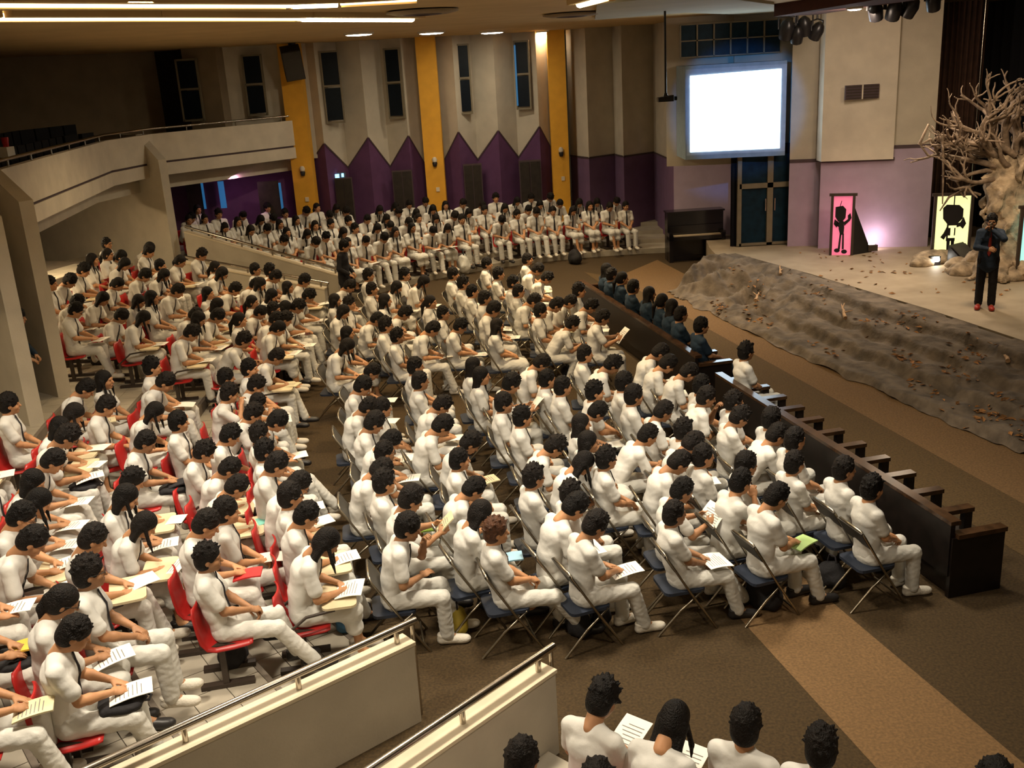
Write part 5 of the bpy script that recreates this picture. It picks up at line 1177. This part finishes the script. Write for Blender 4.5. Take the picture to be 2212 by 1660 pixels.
for (sec, row), L in keyrow.items():
    L.sort(key=(lambda q: q['p'].y) if sec != 'B' else (lambda q: -q['p'].x))
    for i, q in enumerate(L):
        where = '%s from %s of %s %s' % (ordw(i + 1), END[sec], ordw(row), SEC[sec])
        who = '%s student from %s, %s %s' % (ordw(i + 1), END[sec], ordw(row), SEC[sec])
        k = q['key']; mirror = R_.random() < .35; far = sec == 'B'
        hair = R_.randrange(5)
        if (q['px'], q['py']) == (1067, 1143): hair = 5
        if (q['px'], q['py']) in ((155, 1325),): hair = 2; mirror = False
        elif (q['px'], q['py']) in ((706, 1178), (1045, 1112), (320, 692)): hair = 1; mirror = False
        elif k[0] == 'g': hair = R_.choices([0, 1, 2], [4, 5, 3])[0]
        sc = R_.uniform(.96, 1.03)
        gl = (q['px'], q['py']) in ((215, 1250), (155, 1325)) or (not far and R_.random() < .10)
        put_person(k, (q['p'].x, q['p'].y, q['z']), q['rz'], LOOK[k] + ', ' + where, GRP[sec], mirror, hair, R_.choices(['shoe_white', 'shoe_black'], [6, 4])[0], not far or row <= 2, gl, True, scale=sc)
        tab = sec in 'TU' and k in ('w', 'u', 'gw', 'gu') and R_.random() < .35
        put_chair({'N': 'fold', 'F': 'fold', 'T': 'red', 'U': 'red', 'B': 'far'}[sec], (q['p'].x, q['p'].y, q['z']), q['rz'], ('red chair' if sec in 'TUB' else 'folding chair') + ' under ' + who, CG[sec], tab)
        pp = {'w': .95, 'u': .95, 'gw': .95, 'gu': .95, 'r': 1.0, 'h': .12, 'gh': .15, 's': .25, 'c': .5, 'l': 0, 'x': 0}[k]
        bk = BOOKAT.get((q['px'], q['py']))
        if bk or R_.random() < pp * (.6 if far else 1):
            if bk: nm, me, lab = 'notebook', BOOKS[bk], bk + ' book'
            else:
                j = R_.choices([0, 1, 2, 3], [5, 4, 3, 2])[0]; nm, me, lab = ('paper', PAPERS[j], ('white written sheet', 'plain white sheet', 'wide white sheet', 'thick cream notebook')[j])
            o = obj(nm, me); yy = -.02 if not mirror else .02
            if k == 'r': lx, lz, ty = .47, .86, -.85
            elif k == 's' or k == 'h' or k == 'gh' or k == 'c': lx, lz, ty = .36, .625, .05
            else: lx, lz, ty = .44, (.665 if tab else .645), -.12
            c, s_ = math.cos(q['rz']), math.sin(q['rz'])
            o.location = (q['p'].x + c * lx - s_ * yy, q['p'].y + s_ * lx + c * yy, q['z'] + lz * sc); o.rotation_euler = (0, ty, q['rz'] + R_.uniform(-.35, .35))
            tag(o, lab + (' held by ' if k == 'r' else ' on lap of ') + who, 'book' if bk else 'paper', 'papers and books on laps')
# people in navy on the far pew
NV = [(1251,589),(1268,600),(1287,608),(1314,627),(1330,643),(1349,660),(1379,671),(1417,686),(1470,742),(1532,803)]
for i, (px, py) in enumerate(NV):
    k = ('gh', 's', 'gh', 's', 'gh', 'gh', 'gh', 's', 's', 'h')[i]; s, z, rz = seat_from_head(px, py, k, lambda x, y: 0.0, TGT)
    d = (fb_ - fa); d.z = 0; L = d.length; d.normalize(); n = Vector((d.y, -d.x, 0))
    if i < 9: base = Vector((fa.x, fa.y, 0)); t = (Vector((s.x, s.y, 0)) - base).dot(d); s3 = base + d * min(max(t, .3), L - .3) + n * .24
    else:
        d2 = (pb - pa); d2.z = 0; L2 = d2.length; d2.normalize(); s3 = Vector((pa.x, pa.y, 0)) + d2 * (L2 - .4) + Vector((d2.y, -d2.x, 0)) * .24; rz = math.atan2(-d2.x, d2.y)
    put_person(k, (s3.x, s3.y, 0), rz if i > 8 else math.atan2(n.y, n.x), ('%s person from the far end on the far pew, in navy' % ordw(i + 1)) if i < 9 else 'lone seated person at the far end of the near pew', 'people in navy on the far pew' if i < 9 else None, i % 2 == 0, i % 3 if k[0] == 'g' else i % 5, 'shoe_black', True, False, False, 'navy_dress' if i < 9 else None, 'navy_dress' if i < 9 else None)
# people on the near right bank, seen from behind
for i, (px, py, k, zf, hr) in enumerate(((1303, 1512, 'u', .10, 4), (1457, 1560, 'gw', .10, 1), (1612, 1566, 'h', .10, 2), (1775, 1614, 'h', .10, 1), (1130, 1640, 'h', .26, 2), (1292, 1690, 'h', .26, 0), (2150, 1690, 'h', .10, 3))):
    s, z, rz = seat_from_head(px, py, k, lambda x, y: zf, Vector((9, 16)))
    put_person(k, (s.x, s.y, zf), rz, ('tall boy seen from behind beside the handrail, holding papers', 'long-haired girl seen from behind next to the handrail boy', 'boy in white seen from behind, third along the bottom edge', 'dark-haired student whose head shows right of bottom centre', 'student whose dark head shows below the shorter ramp wall', 'student whose crown just shows under the handrail boy', 'student whose crown just shows at bottom right corner')[i], 'students along the bottom edge', False, hr, 'shoe_black', True, i == 3, True)
    put_chair('red', (s.x, s.y, zf), rz, 'red chair under ' + ('the tall boy by the handrail', 'the long-haired girl at the bottom edge', 'the third boy along the bottom edge', 'the fourth student along the bottom edge', 'the student below the shorter ramp wall', 'the student behind the handrail boy', 'the student in the bottom right corner')[i], 'red chairs along the bottom edge')
    if i in (0, 1):
        o = obj('paper', PAPERS[0]); c, s_ = math.cos(rz), math.sin(rz); o.location = (s.x + c * .46, s.y + s_ * .46, zf + .70); o.rotation_euler = (0, -.35, rz); tag(o, 'white sheet in front of ' + ('the tall boy by the handrail' if i == 0 else 'the long-haired girl at the bottom edge'), 'paper')
# standing figure in black behind the far ramp, and the speaker on stage
ST = ((.02, .50, .0, .09), (.02, .50, .04, .09))
POSES['st'] = make_person('standing', 0, .05, .15, 0, (.18, -.16, .98), (.16, .18, .95), ('open', 'grip'), ST, stand=True, jacket=True, long_sleeve=True, hair=GH[:1] * 3 and None)
POSES['sp'] = make_person('speaking', .0, .02, .05, 0, (.25, -.02, 1.12), (.17, .03, 1.44), ('grip', 'grip'), ST, stand=True, jacket=True, long_sleeve=True, pole=((-.2, -.8, -1), (.1, .9, -.6)), nr=(.3, -.8, .4), nl=(0, 1, 0))
p = at_z(737, 540, 1.50); put_person('st', (p.x, p.y, 0), -.2, 'person all in black standing at the end of the far ramp wall', None, False, 3, 'shoe_black', True, False, False, 'black_cloth', 'black_cloth')
p = at_z(2126, 664, SZ); rz = math.atan2(-16.5, -7.5); put_person('sp', (p.x, p.y, SZ - .02), rz, 'speaker in navy jacket and red tie holding a microphone on stage', None, False, 2, 'shoe_red', True, True, True, 'navy', 'black_cloth', 'red_tie')
mc = empty('microphone', (0, 0, 0)); w = POSES['sp']['info']['w1']; c, s_ = math.cos(rz), math.sin(rz); wx, wy = w.x + .06, w.y - .04
mc.location = (p.x + c * wx - s_ * wy, p.y + s_ * wx + c * wy, SZ + w.z - .06); MB().tube([(0, 0, -.08), (0, 0, .12)], [.012, .017], 8).build('handle', ['black_paint'], mc); MB().lathe([(.015, .12), (.027, .145), (.027, .165), (.012, .185)], seg=10).build('grille', ['steel'], mc); tag(mc, 'black handheld microphone in the speaking man\'s hand', 'microphone')
qf = at_d(50, 800, 14.55); put_person('st', (qf.x, qf.y, DZ * 3), .1, 'person in blue standing half hidden between the tan fin walls', None, False, 3, 'shoe_black', True, False, False, 'navy_dress', 'black_cloth')
# bags and loose things
def lap_bag(px, py, label):
    q = next(q for q in PEOPLE if (q['px'], q['py']) == (px, py)); c, s_ = math.cos(q['rz']), math.sin(q['rz'])
    o = obj('lap_bag', LAPBAG); o.location = (q['p'].x + c * .36, q['p'].y + s_ * .36, q['z'] + .575); o.rotation_euler = (0, 0, q['rz']); obj('handle', STRAP2, o); tag(o, label, 'bag')
f = Field((-.25, -.25, -.08), (.25, .25, .1), .016); f.cap((-.10, -.12, 0), (.12, -.12, 0), .035, .03, .03); f.cap((-.10, .12, 0), (.12, .12, 0), .035, .03, .03); f.ell((.01, 0, 0), (.17, .17, .040), .03); f.wrinkle(.004, 40, 1); LV, LQ = f.surf(); LAPBAG = np_mesh('bag', LV, LQ, 'bag_black')
STRAP2 = MB().tube([(.15, -.05, .0), (.19, -.03, -.02), (.20, .03, -.02), (.15, .05, .0)], .010, 6).mesh('handle', 'tie')
lap_bag(180, 1373, 'black bag under the notebook of the boy nearest the camera'); lap_bag(-38, 1290, 'black bag on the lap of the student cut by the left edge'); lap_bag(158, 952, 'black bag on a lap in the fourth red-chair row'); lap_bag(317, 957, 'black bag on a lap in the third red-chair row'); lap_bag(496, 998, 'black bag on a lap in the second red-chair row')
def floor_bag(kind, px, py, z, label, rz=.3, s=1.0, name='backpack'):
    p = at_z(px, py, z); put_bag(kind, (p.x, p.y, z), rz, label, name, s)
floor_bag('bag_black', 1242, 570, 0.0, 'black bag on the carpet in front of the back bank', .4, 1.2); floor_bag('bag_white', 1003, 590, .0, 'white plastic bag before the front row of the back bank', .2, 1.5, 'plastic_bag')
floor_bag('bag_white', 862, 612, 0, 'crumpled white plastic bag by the far ramp end', .2, 1.0, 'plastic_bag')
floor_bag('bag_yellow', 990, 1362, 0, 'yellow plastic bag under the front folding chairs', .2, .75, 'plastic_bag'); floor_bag('bag_black', 1650, 1310, 0, 'black backpack beside the folding chair with outstretched legs', .7, 1.0)
floor_bag('bag_black', 1795, 1265, 0, 'black bag on the carpet behind the pew end', .7, .8); floor_bag('bag_black', 505, 1430, DZ * 2, 'black bag under the red chair at the aisle', .2, .95); floor_bag('bag_black', 1250, 1370, 0, 'black bag between the folding chairs at the near aisle', .5, .8)
floor_bag('bag_blue', 745, 1360, DZ, 'blue bag under the red chair of the long-haired girl', .2, .6); floor_bag('bag_black', 110, 1540, DZ * 4, 'black bag on the tiles at the bottom left', .2, .9)
for (sec, row), L in keyrow.items():
    if sec in ('N', 'F') and row in (2, 3, 4, 5, 6):
        for i, q in enumerate(L):
            if R_.random() < .32:
                c, s_ = math.cos(q['rz']), math.sin(q['rz']); put_bag('bag_black', (q['p'].x + c * .28 - s_ * .24, q['p'].y + s_ * .28 + c * .24, q['z']), q['rz'], 'black bag at feet of %s student from near end, %s %s' % (ordw(i + 1), ordw(row), SEC[sec]), s=R_.uniform(.7, .95))
